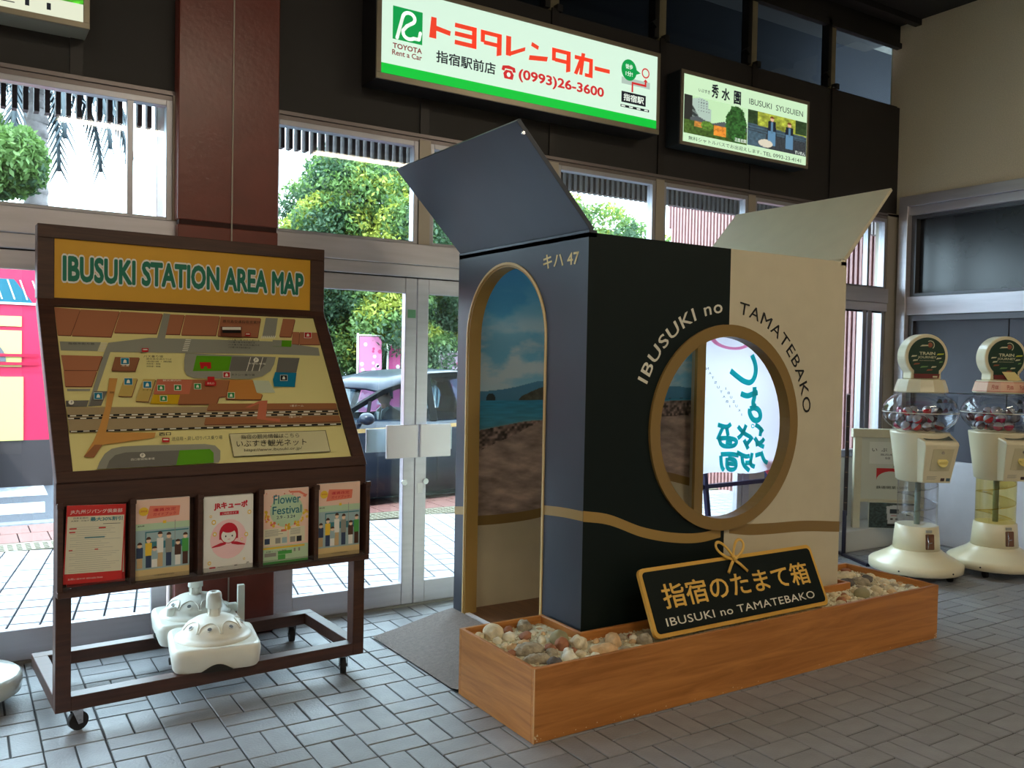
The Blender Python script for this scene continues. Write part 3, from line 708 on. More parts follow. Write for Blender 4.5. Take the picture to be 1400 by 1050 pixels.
pal = ['pale', 'white', 'grey', 'tan', 'white', 'pale', 'rust']
WORD = dict(pale='pale beige', white='white', grey='grey', tan='tan', rust='reddish')
MARKS = [(2.03, 3.31, 'the humped cream stone'), (2.12, 3.33, 'the flat reddish stone'), (2.21, 3.035, 'the rusty brown stone'), (2.05, 3.04, 'the long pumice stone'), (2.05, 2.865, 'the dark striped stone'), (2.02, 2.94, 'the dark-veined stone'), (2.44, 2.97, 'the big orange-tan stone'),
         (2.56, 2.90, 'the upright craggy stone'), (2.33, 2.90, 'the flat tan lumpy stone'), (2.24, 3.10, 'the greenish-grey stone'), (4.12, 2.935, 'the smooth olive stone'), (4.24, 3.12, 'the dark blue-grey stone'), (4.30, 3.28, 'the long tan stone'), (4.42, 3.12, 'the purple-grey stone'), (4.29, 2.965, 'the beige stone'), (4.52, 3.30, 'the back right planter corner'), (4.52, 2.86, 'the front right planter corner'), (3.15, 2.85, 'the foot of the sign board')]
used = set(); tries = 0
while len(placed) < 112 and tries < 4000:
    tries += 1
    x = random.uniform(PX0+.04, PX1-.04); y = random.uniform(PY0+.05, PY1-.04); s = random.uniform(.016, .034)
    if not in_planter(x, y, s+.004): continue
    if any((x-a)**2+(y-b)**2 < ((s+c_)*.80)**2 for a, b, c_ in placed): continue
    g = G1 if x < 2.34 else (G3 if x > 4.1 else G2); k = random.choice(pal)
    if g == G2 and 2.58 < x < 3.80 and y > PY0+.05: continue
    ms = sorted(MARKS, key=lambda q: (q[0]-x)**2+(q[1]-y)**2); lab = None
    for mx_, my_, nm_ in ms[:9]:
        dx_, dy_ = x-mx_, y-my_; rel = ('right of ' if dx_ > 0 else 'left of ') if abs(dx_) > abs(dy_) else ('behind ' if dy_ > 0 else 'in front of ')
        lab = 'small %s planter stone %s%s' % (WORD[k], rel, nm_)
        if lab not in used: break
    used.add(lab)
    stone(x, y, s, s*random.uniform(.6, .9), s*random.uniform(.5, .8), k, lab, g, .22)

# name board standing in the planter
nbd = thing('sign_board', 'slanted black name board with gold rim and white lettering standing in the planter', 'sign', (2.60, 2.86, .262))
NBO = Vector((2.60, 2.872, .282)); NU = Vector((1, 0, 0)); NV = Vector((0, .13, .27)).normalized(); NN = NU.cross(NV)
def rrect(x0, y0, x1, y1, r, n=6):
    p = []
    for cx, cy, a in ((x1-r, y0+r, -PI/2), (x1-r, y1-r, 0), (x0+r, y1-r, PI/2), (x0+r, y0+r, PI)):
        p += [(cx+r*math.cos(a+PI/2*i/n), cy+r*math.sin(a+PI/2*i/n)) for i in range(n+1)]
    return p
def nb(x, y, o=0): return NBO+NU*x+NV*y+NN*o
MB().prism([nb(x, y, -.018) for x, y in rrect(0, 0, 1.17, .312, .03)], NN*.018).build('board', mat('yellow gold rim paint', (214, 166, 70), .45), nbd, world=True)
MB().prism([nb(x, y, 0) for x, y in rrect(.018, .018, 1.152, .294, .02)], NN*.003).build('face', mat('black-green board face', (7, 18, 15), .6, spec=.2), nbd, world=True)
m = MB(); text(m, '指宿のたまて箱', lambda s, t: nb(.098+s*.99, .118+t*.112, .0045), 0, .014); m.build('lettering', mat('gold lettering', (226, 180, 84), .45), nbd, world=True)
m = MB(); text(m, 'IBUSUKI no TAMATEBAKO', lambda s, t: nb(.080+s*1.0, .044+t*.036, .0045), 0, .004, 1.06); m.build('lettering', WHT, nbd, world=True)
bow = MB(); G2M = mat('gold bow paint', (220, 176, 84), .4)
def loopc(sgn):
    p = []
    for i in range(25):
        t = 2*PI*i/24; rr = .5*(1-math.cos(t)); lx = .122*rr; ly = .034*math.sin(t)*(.4+.6*rr); a = math.radians(44)
        p.append(nb(.594+sgn*(lx*math.cos(a)-ly*math.sin(a)*1), .292+lx*math.sin(a)+ly*math.cos(a), .014))
    return p
bow.tube(loopc(-1), .0075, 8, flat=.5, nrm=NN); bow.tube(loopc(1), .0075, 8, flat=.5, nrm=NN)
for s_, e_ in ((-1, (.536, .232)), (1, (.664, .226))):
    bow.tube([nb(.594, .292, .012), nb(.594+(e_[0]-.594)*.5, .292+(e_[1]-.292)*.45, .012), nb(e_[0], e_[1], .010)], .0085, 8, flat=.5, nrm=NN)
bow.ball(nb(.594, .292, .014), .014, 12, 8)
bow.build('ribbon_bow', G2M, nbd, world=True, label='gold ribbon bow at the top edge')
MB().prism([nb(.3, .02, -.019), nb(.36, .02, -.019), nb(.36, .25, -.019), nb(.3, .25, -.019)], Vector((0, .08, -.0))).build('back_stay', BLACK, nbd, world=True)

# ------------------------------------------------------------------ area map stand (local: x across, y back, z up)
SA = math.radians(3.43)
st = thing('map_stand', 'tall dark brown wheeled stand with sloping yellow station area map and leaflet pockets', 'map stand', (.331, 3.777, 0), SA)
SW = 1.315
m = MB(); m.box(0, 0, .09, .056, .065, .58); m.build('post', WALNUT, st, bevel=.002)
m = MB(); m.box(SW-.056, 0, .09, SW, .065, .58); m.build('post', WALNUT, st, bevel=.002)
for nm, b in (('base_rail', (.056, 0, .09, SW-.056, .065, .147)), ('base_rail', (0, .575, .09, SW, .64, .147)), ('base_rail', (0, .065, .09, .056, .575, .147)), ('base_rail', (SW-.056, .065, .09, SW, .575, .147))):
    MB().box(*b).build(nm, WALNUT, st, bevel=.002)
def caster(x, y, rz, parent):
    c, s = math.cos(rz), math.sin(rz); P = lambda a, b, z: (x+a*c-b*s, y+a*s+b*c, z)
    o = MB(); o.cyl(P(.012, -.013, .038), P(.012, .013, .038), .037, 24); o = o.build('caster', RUBBER, parent)
    f = MB()
    for k in (-1, 1): f.prism([P(-.018, k*.017, .088), P(.024, k*.017, .088), P(.024, k*.017, .03), P(.006, k*.017, .028)], Vector(P(0, k*.003, 0))-Vector(P(0, 0, 0)))
    f.cyl(P(.0, 0, .084), P(.0, 0, .0915), .022, 12); f.cyl(P(.012, -.022, .038), P(.012, .022, .038), .007, 10)
    f.build('caster_fork', CHROME, o)
for a in ((.075, .03, .25), (1.225, .03, 1.2), (.09, .61, .3), (1.20, .60, 1.35)): caster(*a, st)
# leaflet rack
rk = MB(); rk.box(.0, .03, .556, SW, .055, .985); rk.box(.0, -.0, .895, SW, .03, .985)
rk.build('rack_back', WALNUT, st, bevel=.002)
MB().box(0, -.045, .548, SW, .03, .572).build('rack_shelf', WALNUT, st, bevel=.002)
for x in (.0, .262, .527, .787, 1.043, SW-.016):
    MB().box(x, -.04, .572, x+.020, .03, .905).box(x-.002, -.045, .893, x+.022, -.03, .915).build('divider', WALNUT, st, bevel=.002)
MB().box(.02, -.047, .566, SW-.02, -.044, .60).build('lip', glass('clear acrylic lip', (240, 240, 240)), st)
# sloping frame
SO = Vector((0, -.0, .985)); SD = Vector((0, .525, .745)).normalized(); SX = Vector((1, 0, 0)); SN = SX.cross(SD)
SLN = .905
def sp(x, s, o=0): return SO+SX*x+SD*s+SN*o
MB().prism([sp(0, -.0, -.045), sp(SW, -.0, -.045), sp(SW, SLN, -.045), sp(0, SLN, -.045)], SN*.045).build('map_board', WALNUT, st, bevel=.002)
for (x0, s0, x1, s1) in ((0, 0, SW, .048), (0, .862, SW, SLN), (0, .048, .062, .862), (1.253, .048, SW, .862)):
    MB().prism([sp(x0, s0, 0), sp(x1, s0, 0), sp(x1, s1, 0), sp(x0, s1, 0)], SN*.012).build('frame_rail', WALNUT, st, bevel=.002)
# header
HY = .525
MB().box(0, HY-.005, 1.725, SW, HY+.05, 2.045).build('header_board', WALNUT, st, bevel=.003)
for b in ((0, 1.988, SW, 2.046), (0, 1.722, .066, 1.988), (1.242, 1.722, SW, 1.988)):
    MB().box(b[0], HY-.018, b[1], b[2], HY-.005, b[3]).build('frame_rail', WALNUT, st, bevel=.002)
MB().box(.066, HY-.008, 1.73, 1.242, HY-.005, 1.988).build('header_panel', mat('mustard yellow panel', (222, 166, 36), .45, noise=.02), st)
hl = lambda o: (lambda s, t: (.103+1.10*s, HY-.0085-o, 1.810+.102*t))
m = MB(); v, f = glyphs('IBUSUKI STATION AREA MAP', .0)
def hcond(bold, o, mi):
    v0, _ = glyphs('IBUSUKI STATION AREA MAP', 0); lo = v0.min(0); hi = v0.max(0); v, f = glyphs('IBUSUKI STATION AREA MAP', bold)
    put_glyphs(m, [hl(o)((a-lo[0])/(hi[0]-lo[0]), (b-lo[1])/(hi[1]-lo[1])) for a, b in v], f, _per[(len(v), len(f))], mi)
hcond(.100, 0, 0); hcond(.042, .0009, 1)
m.build('header_lettering', [WPRINT, mat('teal green lettering', (0, 118, 92), .5)], st)
# map print, digitised in the drawing's own units
def homog(src, dst):
    A = []
    for (x, y), (u, v_) in zip(src, dst):
        A.append([x, y, 1, 0, 0, 0, -u*x, -u*y]); A.append([0, 0, 0, x, y, 1, -v_*x, -v_*y])
    h = np.linalg.solve(np.array(A, float), np.array(dst, float).reshape(-1)); return np.append(h, 1).reshape(3, 3)
H = homog([(50, 68), (1168, 113), (1333, 718), (118, 787)], [(.064, .860), (1.251, .860), (1.251, .050), (.064, .050)])
def mpt(x, y, o=0):
    q = H@np.array([x, y, 1.]); return sp(q[0]/q[2], q[1]/q[2], .0008+o)
MC = dict(bg=(232, 222, 154), br=(178, 116, 84), dk=(112, 62, 44), rd=(150, 150, 138), dg=(112, 110, 104), gr=(92, 158, 22), rb=(166, 146, 112), pf=(158, 104, 66), bl=(16, 122, 160), pb=(196, 204, 178), og=(194, 130, 62), st=(164, 106, 70), ye=(206, 166, 22), tn=(200, 172, 96), wk=(206, 150, 80), rk=(150, 100, 70), wh=(240, 238, 225), re=(190, 30, 36), bk=(24, 24, 24), gn=(40, 140, 70), pk=(196, 112, 84), cr=(216, 210, 168), lb=(60, 150, 190))
MK = list(MC); MM = [mat('map ' + k, MC[k], .35, spec=.4) for k in MK]; mi_ = {k: i for i, k in enumerate(MK)}
LY = .00012; mp_ = MB(); lay = [0]
def mpoly(k, *pts):
    lay[0] += 1; mp_.poly([mpt(x, y, LY*lay[0]) for x, y in pts][::-1], mi_[k])
def P4(k, x0, y0, x1, y1): mpoly(k, (x0, y0), (x1, y0), (x1, y1), (x0, y1))
def shade(k, *pts):
    mpoly('dk', *[(x+2, y+4) for x, y in pts]); mpoly(k, *pts)
mpoly('bg', (50, 68), (1168, 113), (1333, 718), (118, 787))
shade('br', (50, 69), (162, 78), (118, 190), (62, 188)); shade('br', (164, 78), (331, 86), (292, 196), (122, 191)); shade('br', (335, 86), (516, 95), (488, 181), (305, 177))
shade('br', (540, 97), (611, 100), (588, 184), (523, 183)); shade('br', (615, 100), (763, 105), (745, 188), (595, 186)); shade('br', (767, 106), (940, 112), (926, 196), (752, 190))
shade('br', (1037, 115), (1089, 117), (1071, 193), (1020, 192)); shade('br', (1078, 172), (1108, 173), (1104, 226), (1074, 224)); shade('br', (1110, 173), (1184, 175), (1196, 226), (1106, 226))
shade('br', (75, 277), (254, 281), (230, 343), (85, 342)); shade('br', (85, 346), (228, 346), (204, 413), (90, 413))
mpoly('rd', (70, 218), (248, 221), (232, 259), (75, 257)); mpoly('rd', (280, 223), (455, 201), (491, 201), (520, 94), (549, 97), (525, 203), (610, 204), (985, 214), (1190, 241), (1196, 276), (1000, 270), (288, 263), (205, 500), (186, 500), (263, 262))
mpoly('rd', (98, 424), (200, 424), (196, 434), (99, 434)); mpoly('dg', (92, 476), (192, 474), (182, 502), (93, 503)); mpoly('dg', (215, 434), (272, 434), (245, 497), (192, 500))
mpoly('rd', (962, 112), (1014, 114), (1002, 196), (946, 194))
for k in range(7): mpoly('wh', (248-k*2.5, 223+k*6), (277-k*2.5, 223.5+k*6), (276-k*2.5, 226+k*6), (247-k*2.5, 225.5+k*6)); mpoly('wh', (614-k*2.5, 207+k*8), (638-k*2.5, 208+k*8), (637-k*2.5, 211+k*8), (613-k*2.5, 210+k*8))
for k in range(8): mpoly('wh', (944+k*8, 191), (948+k*8, 191), (944+k*8, 203), (940+k*8, 203))
mpoly('rd', (612, 268), (1003, 284), (996, 315), (980, 345), (945, 368), (890, 380), (645, 377), (618, 366), (606, 345), (606, 300))
mpoly('gr', (660, 279), (813, 282), (799, 345), (643, 347)); mpoly('dg', (814, 283), (966, 286), (955, 320), (930, 345), (800, 346))
for x in (893, 916, 946): mpoly('wh', (x, 285), (x+3, 285), (x-15, 346), (x-18, 346))
mpoly('re', (672, 308), (722, 308), (722, 336), (706, 336), (704, 326), (692, 326), (690, 336), (677, 336))
mpoly('gr', (993, 210), (1073, 212), (1070, 240), (990, 237)); mpoly('rd', (990, 210), (1030, 211), (1028, 238), (988, 236))
mpoly('dg', (1015, 286), (1107, 288), (1092, 352), (1003, 352)); mpoly('bl', (1000, 350), (1093, 353), (1085, 415), (995, 413), (990, 384))
mpoly('pb', (903, 386), (972, 388), (1000, 440), (915, 442)); shade('og', (800, 384), (902, 385), (918, 440), (944, 448), (936, 470), (783, 469), (788, 440))
shade('st', (488, 383), (800, 385), (785, 456), (755, 460), (744, 490), (575, 492), (585, 450), (470, 449)); mpoly('pk', (488, 385), (642, 386), (626, 448), (472, 448)); mpoly('ye', (470, 451), (586, 451), (575, 492), (455, 492))
shade('tn', (427, 383), (480, 384), (448, 481), (392, 480)); shade('tn', (345, 380), (402, 381), (376, 459), (317, 458)); shade('rk', (307, 288), (412, 290), (392, 348), (290, 347))
mpoly('rb', (95, 508), (700, 503), (1268, 488), (1285, 580), (700, 600), (105, 620)); shade('pf', (712, 490), (1262, 486), (1268, 511), (700, 519)); shade('pf', (695, 552), (1278, 541), (1284, 566), (688, 582))
def track(xa, ya, xb, yb, n, ph=0):
    mpoly('bk', (xa, ya), (xb, yb), (xb, yb+8), (xa, ya+8)); lay[0] += 1
    for i in range(n):
        a = (i+ph)/n; b = (i+.5+ph)/n; f = lambda t: (xa+(xb-xa)*t, ya+(yb-ya)*t)
        if b > 1: continue
        (x0, y0), (x1, y1) = f(a), f(b); mp_.poly([mpt(x, y, LY*lay[0]) for x, y in ((x0, y0+1.5), (x1, y1+1.5), (x1, y1+6.5), (x0, y0+6.5))][::-1], mi_['wh'])
track(97, 542, 1272, 517, 22, .2); track(98, 554, 1275, 529, 22, 0); track(105, 611, 1286, 574, 22, .1)
mpoly('wk', (280, 381), (316, 382), (262, 618), (478, 618), (472, 641), (245, 673), (208, 729), (164, 725), (208, 655), (235, 592), (262, 505))
mpoly('pf', (212, 672), (246, 672), (208, 729), (164, 725))
mpoly('pk', (930, 478), (965, 476), (957, 552), (1020, 556), (1018, 570), (918, 557)); mpoly('pk', (866, 508), (930, 478), (938, 486), (885, 508))
mpoly('rd', (220, 780), (232, 748), (255, 712), (285, 690), (330, 680), (440, 674), (690, 668), (735, 674), (758, 697), (757, 735), (750, 750)); mpoly('dg', (260, 778), (275, 742), (300, 718), (345, 706), (580, 696), (566, 762)); mpoly('gr', (580, 696), (712, 690), (728, 706), (729, 750), (565, 762))
mpoly('bk', (797, 622), (1218, 606), (1239, 700), (815, 725)); mpoly('cr', (799, 624), (1216, 608), (1236.5, 698.5), (817, 722.5))
def icon(k, x, y, s=18):
    P4('wh', x-s-2, y-s*.8-2, x+s+2, y+s*.8+2); P4(k, x-s, y-s*.8, x+s, y+s*.8); lay[0] += 1
    mp_.poly([mpt(x+a*s*.5, y+b*s*.5, LY*lay[0]) for a, b in ((-1, .9), (-.6, -.6), (0, -1), (.7, -.5), (.9, .9))], mi_['wh'])
for k, x, y in (('bl', 349, 308), ('bl', 362, 396), ('bl', 444, 410), ('bl', 231, 460), ('bk', 1036, 378), ('gn', 503, 424), ('gn', 575, 423), ('gn', 661, 417), ('gn', 513, 471), ('gn', 806, 456), ('re', 1141, 192), ('re', 787, 367)): icon(k, x, y, 14 if k != 'bl' else 17)
for x, y, s in ((436, 261, 14), (880, 191, 12), (520, 654, 16)): P4('re', x-s, y-s*.6, x+s, y+s*.6); P4('wh', x-s*.7, y-s*.3, x+s*.7, y+s*.05)
P4('re', 704, 376, 734, 396); P4('re', 693, 396, 741, 416); P4('dk', 762, 158, 854, 202); P4('wh', 770, 160, 850, 172); P4('bk', 770, 174, 850, 186)
for x, y in ((113, 491), (418, 722), (915, 303)):
    lay[0] += 1; mp_.poly([mpt(x+12*math.cos(a), y+12*math.sin(a)*.85, LY*lay[0]) for a in np.linspace(0, 2*PI, 15)[:-1]], mi_['wh'])
mt = MB()
def mtext(body, x0, y0, x1, y1, h, k='bk', bold=0):
    L_ = LY*(lay[0]+3); dx, dy = x1-x0, y1-y0
    mt = MB(); text(mt, body, lambda s, t: mpt(x0+dx*s-h*.15*t*0, y0+dy*s-h*t, L_), mi_[k], bold); mt.build('map_label', MM, st)
mtext('指宿の観光情報はこちら', 847, 650, 1100, 641, 20); mtext('いぶすき観光ネット', 827, 685, 1132, 675, 30); mtext('https://www.ibusuki.or.jp/', 860, 708, 1112, 697, 16)
mtext('送迎用・貸し切りバス乗り場', 545, 658, 765, 650, 17); mtext('西口', 490, 636, 542, 634, 14, bold=.02); mtext('バス乗り場', 428, 295, 512, 296, 11); mtext('指宿市街方面', 105, 240, 217, 241, 9)
mtext('1番ホーム', 1062, 507, 1120, 506, 9, 'wh'); mtext('2番ホーム', 1055, 556, 1114, 554, 9, 'wh'); mtext('足湯', 333, 334, 365, 334, 10, 'wh'); mtext('トイレ', 424, 440, 465, 440, 9); mtext('タクシー乗り場', 806, 372, 908, 373, 9); mtext('西口駅前駐車場', 366, 746, 470, 741, 10, 'wh')
mtext('P', 112, 496, 118, 496, 10); mtext('P', 414, 728, 422, 728, 12); mtext('P', 912, 308, 918, 308, 10); mtext('市営駐車場', 880, 322, 956, 324, 8, 'wh')
for y in (304, 315, 325, 336): mtext('鹿児島交通のりば' if y < 310 else '池田湖・開聞', 440, y, 548 if y < 320 else 500, y+1, 7)
mtext('観光案内所', 510, 398, 590, 398, 8, 'wh'); mtext('改札口', 702, 410, 732, 410, 9, 'wh'); mtext('鹿児島交通指宿営業所', 772, 142, 935, 146, 13); mtext('跨線橋', 280, 452, 298, 452, 9)
for y in (222, 232, 243, 254): mtext('バス乗り場 中央方面行き', 795, y-3, 930-(y % 3)*20, y, 7)
mp_.build('map_print', MM, st)

# ------------------------------------------------------------------ leaflets in the stand's pockets
def sleaf(name, label, x0, x1, z0, z1, tilt=0, y=-.018, thick=.012, group='leaflets in the map stand'):
    c, s = math.cos(SA), math.sin(SA)
    cx = (x0+x1)/2
    loc = (.331+cx*c-y*s, 3.777+cx*s+y*c, z0)
    o = thing(name, label, 'leaflet', loc, SA, group); o.rotation_euler = (0, tilt, SA)
    w_, h_ = x1-x0, z1-z0
    MB().box(-w_/2, .0, 0, w_/2, thick, h_).build('pages', WPRINT, o)
    return o, w_, h_
def lp_(w_, h_, o=0): return lambda s, t: ((s-.5)*w_, -.0006-o*.0004, t*h_)
def lrect(mb, w_, h_, x0, y0, x1, y1, k, o=1):
    f = lp_(w_, h_, o); mb.poly([f(x0, y0), f(x1, y0), f(x1, y1), f(x0, y1)], k)
def ltext(mb, w_, h_, body, x0, y0, x1, y1, k, o=3, bold=0, skew=0):
    f = lp_(w_, h_, o); text(mb, body, lambda s, t: f(x0+(x1-x0)*s, y0+(y1-y0)*t+skew*s), k, bold)
LC = [mat('leaflet '+n, c, .4) for n, c in (('cream', (226, 220, 192)), ('red', (208, 44, 40)), ('white', (240, 238, 230)), ('teal', (60, 128, 140)), ('black', (30, 30, 30)), ('grey', (150, 150, 140)), ('peach', (240, 204, 184)), ('salmon', (236, 130, 104)), ('sky', (164, 190, 194)), ('sand', (222, 196, 140)), ('yellow', (240, 200, 60)), ('skin', (244, 212, 180)), ('navy', (50, 66, 96)), ('pink', (248, 206, 206)), ('green', (80, 170, 80)), ('brown', (80, 50, 36)), ('tan', (206, 176, 130)), ('crimson', (204, 24, 50)), ('pale green', (190, 216, 180)))]
CRM, RD_, WH_, TE_, BK_, GY_, PE_, SA_, SK_, SD_, YE_, SN_, NV_, PN_, GN_, BR_, TA_, CR_, PG_ = range(19)
def club(o, w_, h_):
    b = MB(); R = lambda *a: lrect(b, w_, h_, *a); T = lambda *a, **k: ltext(b, w_, h_, *a, **k)
    R(0, 0, 1, 1, RD_, 0); R(.02, .13, .98, .86, CRM, 1)
    T('JR九州ジパング倶楽部', .06, .885, .94, .945, WH_); T('最大30%割引', .40, .79, .95, .845, TE_, bold=.02); T('日本全国の', .12, .825, .36, .85, BK_); T('JR運賃・料金が', .08, .79, .38, .812, BK_)
    for x0 in (.06, .55): R(x0, .695, x0+.12, .712, RD_, 2)
    R(.06, .65, .16, .667, RD_, 2); R(.32, .575, .66, .592, TE_, 2); R(.07, .42, .13, .435, RD_, 2); R(.50, .42, .56, .435, RD_, 2)
    for k in range(22):
        y = .73-k*.027; x1 = .55+.4*random.random(); R(.08+.1*(k % 3 == 1), y-.012, x1, y-.009, GY_, 2)
    R(.62, .75, .92, .756, BK_, 2); T('お問い合わせ 052-625-7644', .08, .05, .66, .075, WH_)
    b.build('cover_print', LC, o)
def fare(o, w_, h_):
    b = MB(); R = lambda *a: lrect(b, w_, h_, *a); T = lambda *a, **k: ltext(b, w_, h_, *a, **k); f = lp_(w_, h_, 4)
    R(0, 0, 1, 1, PE_, 0); R(0, .10, 1, .70, SK_, 1);
    R(0, .0, 1, .13, SD_, 2); R(.0, .62, 1, .70, PG_, 2); R(.18, .38, .98, .60, TE_, 2); R(.2, .47, .98, .585, SK_, 3)
    b.poly([f(.2, .76), f(.26, .92), f(.82, .90), f(.80, .78)], SA_)
    f2 = lp_(w_, h_, 4); b.poly([f2(.15+.09*math.cos(a), .855+.055*math.sin(a)) for a in np.linspace(0, 2*PI, 12)[:-1]][::-1], YE_)
    T('運賃改定', .32, .845, .74, .885, CR_, o=6, bold=.01); T('ガイドブック', .32, .79, .74, .83, CR_, o=6, bold=.01); T('2025', .09, .85, .21, .87, CR_, o=6)
    R(.5, .69, .56, .725, YE_, 5); R(.72, .4, .73, .72, GY_, 4)
    for x, h, c1, c2, hd in ((.08, .30, NV_, TA_, .032), (.24, .36, YE_, NV_, .036), (.35, .24, SK_, WH_, .028), (.45, .42, WH_, TA_, .036), (.61, .40, GY_, NV_, .036), (.78, .30, BR_, WH_, .032), (.92, .38, GN_, BR_, .034)):
        y0 = .15; R(x-.05, y0, x+.05, y0+h*.45, c2, 5); R(x-.06, y0+h*.42, x+.06, y0+h*.86, c1, 6)
        g = lp_(w_, h_, 7); b.poly([g(x+.042*math.cos(a), y0+h*.95+hd*math.sin(a)) for a in np.linspace(0, 2*PI, 10)[:-1]][::-1], SN_)
        g = lp_(w_, h_, 8); b.poly([g(x+.046*math.cos(a), y0+h*.96+.006+hd*math.sin(a)) for a in np.linspace(0, PI, 7)][::-1], BR_)
    T('九州旅客鉄道株式会社', .34, .035, .72, .055, BK_); T('JR九州', .04, .665, .16, .685, BK_, o=6, bold=.03)
    b.build('cover_print', LC, o)
def girl(o, w_, h_):
    b = MB(); R = lambda *a: lrect(b, w_, h_, *a); T = lambda *a, **k: ltext(b, w_, h_, *a, **k)
    def el(cx, cy, rx, ry, k, l, a0=0, a1=2*PI, n=20): g = lp_(w_, h_, l); b.poly([g(cx+rx*math.cos(a), cy+ry*math.sin(a)) for a in np.linspace(a0, a1, n+1)[:(-1 if a1-a0 > 6 else None)]][::-1], k)
    R(0, 0, 1, 1, WH_, 0); T('JRキューポ', .20, .815, .88, .925, CR_, bold=.05); R(.32, .745, .70, .79, CR_, 2); T('ご利用ガイド', .36, .752, .66, .782, WH_, o=4)
    el(.50, .42, .37, .265, PN_, 1); el(.50, .50, .19, .14, CR_, 3); R(.31, .42, .69, .50, CR_, 3); el(.50, .465, .15, .095, WH_, 4); el(.5, .575, .155, .07, CR_, 5, PI, 2*PI); el(.44, .46, .014, .014, BK_, 6, n=8); el(.57, .46, .014, .014, BK_, 6, n=8); R(.48, .415, .53, .42, CR_, 6)
    for s in (-1, 1):
        g = lp_(w_, h_, 4); b.poly([g(.5+s*x, y) for x, y in ((.05, .385), (.17, .375), (.33, .335), (.34, .32), (.18, .33), (.06, .35))][::s], CR_)
    for x, y, r_ in ((.2, .66, .045), (.92, .76, .04), (.14, .74, .025), (.22, .50, .04), (.86, .46, .04), (.12, .12, .035), (.77, .40, .025), (.82, .13, .022)): el(x, y, r_, r_*.75, YE_, 3, n=12); el(x, y, r_*.6, r_*.42, WH_, 4, n=12)
    R(.12, .045, .24, .065, CR_, 2); R(.28, .05, .40, .055, GY_, 2); R(.62, .05, .68, .06, BK_, 2); T('JR', .86, .055, .93, .085, BK_)
    b.build('cover_print', LC, o)
def flower(o, w_, h_):
    b = MB(); R = lambda *a: lrect(b, w_, h_, *a); T = lambda *a, **k: ltext(b, w_, h_, *a, **k)
    R(0, 0, 1, 1, PE_, 0); R(0, 0, 1, .235, PG_, 1); R(0, .0, 1, .03, GN_, 2); R(.02, .20, .92, .225, YE_, 2)
    g = lp_(w_, h_, 1); b.poly([g(.52+.36*math.cos(a), .70+.22*math.sin(a)) for a in np.linspace(0, 2*PI, 24)[:-1]][::-1], PG_)
    for k in range(46):
        a = random.uniform(PI*.98, 2.02*PI); x = .52+.42*math.cos(a)+random.uniform(-.05, .05); y = .68+.20*math.sin(a)+random.uniform(-.04, .04); r_ = random.uniform(.016, .032)
        g = lp_(w_, h_, 3+k % 3); b.poly([g(x+r_*math.cos(t), y+r_*.7*math.sin(t)) for t in np.linspace(0, 2*PI, 8)[:-1]][::-1], YE_ if k % 5 else SA_)
    for k in range(30):
        x, y = random.random()*.96+.02, random.uniform(.88, .98) if k % 2 else random.uniform(.44, .98); g = lp_(w_, h_, 2)
        if .25 < x < .85 and y < .92: continue
        b.poly([g(x+.012*math.cos(t), y+.009*math.sin(t)) for t in np.linspace(0, 2*PI, 7)[:-1]][::-1], (SA_, PN_, CR_)[k % 3])
    g = lp_(w_, h_, 4); P = [(.58, .955), (.78, .95), (.92, .90)]; b.poly([g(.58, .965), g(.80, .96), g(.93, .91), g(.97, .905), g(.93, .865), g(.86, .885), g(.89, .895), g(.78, .935), g(.58, .94)][::-1], SA_)
    T('Flower', .23, .80, .82, .92, TE_, o=6, bold=.01); T('Festival', .21, .66, .84, .77, TE_, o=6, bold=.01); T('2.9 - 3.24', .30, .60, .70, .64, NV_, o=6)
    R(.03, .25, .54, .475, CRM, 3); R(.57, .27, .92, .475, CRM, 3)
    for x0, c in ((.05, NV_), (.28, GY_), (.42, SK_), (.60, GY_), (.74, BK_)): R(x0, .27, x0+.11, .345, c, 4)
    for k in range(5): R(.06, .455-k*.018, .34+.1*(k % 2), .449-k*.018, GY_, 4); R(.60, .455-k*.018, .82, .449-k*.018, GY_, 4)
    R(.40, .425, .52, .455, SA_, 4); R(.34, .12, .64, .165, GN_, 3); R(.34, .05, .50, .115, GN_, 3); R(.05, .10, .3, .15, GY_, 3); R(.68, .14, .72, .185, GY_, 3); R(.78, .14, .82, .185, GY_, 3)
    T('公園イベント情報', .08, .16, .52, .18, BK_, o=6)
    b.build('cover_print', LC, o)
a = sleaf('leaflet', 'red-bordered text leaflet at far left, half covered by an identical one', .040, .252, .578, .868, 0, .004, .010); club(*a)
a = sleaf('leaflet', 'red-bordered text leaflet leaning in front at far left of the rack', .022, .236, .592, .898, math.radians(2.6), -.016, .003); club(*a)
a = sleaf('booklet', 'peach guide booklet with cartoon passengers, second pocket from the left', .286, .500, .574, .902, 0, -.010, .012); fare(*a)
a = sleaf('booklet', 'white booklet with red lettering and red-haired girl in the middle pocket', .556, .768, .574, .894, 0, -.016, .026); girl(*a)
a = sleaf('leaflet', 'flower festival leaflet with yellow blossoms, fourth pocket from the left', .812, 1.026, .574, .905, 0, -.008, .006); flower(*a)
a = sleaf('booklet', 'peach guide booklet with cartoon passengers in the rightmost pocket', 1.068, 1.280, .574, .914, 0, -.010, .012); fare(*a)

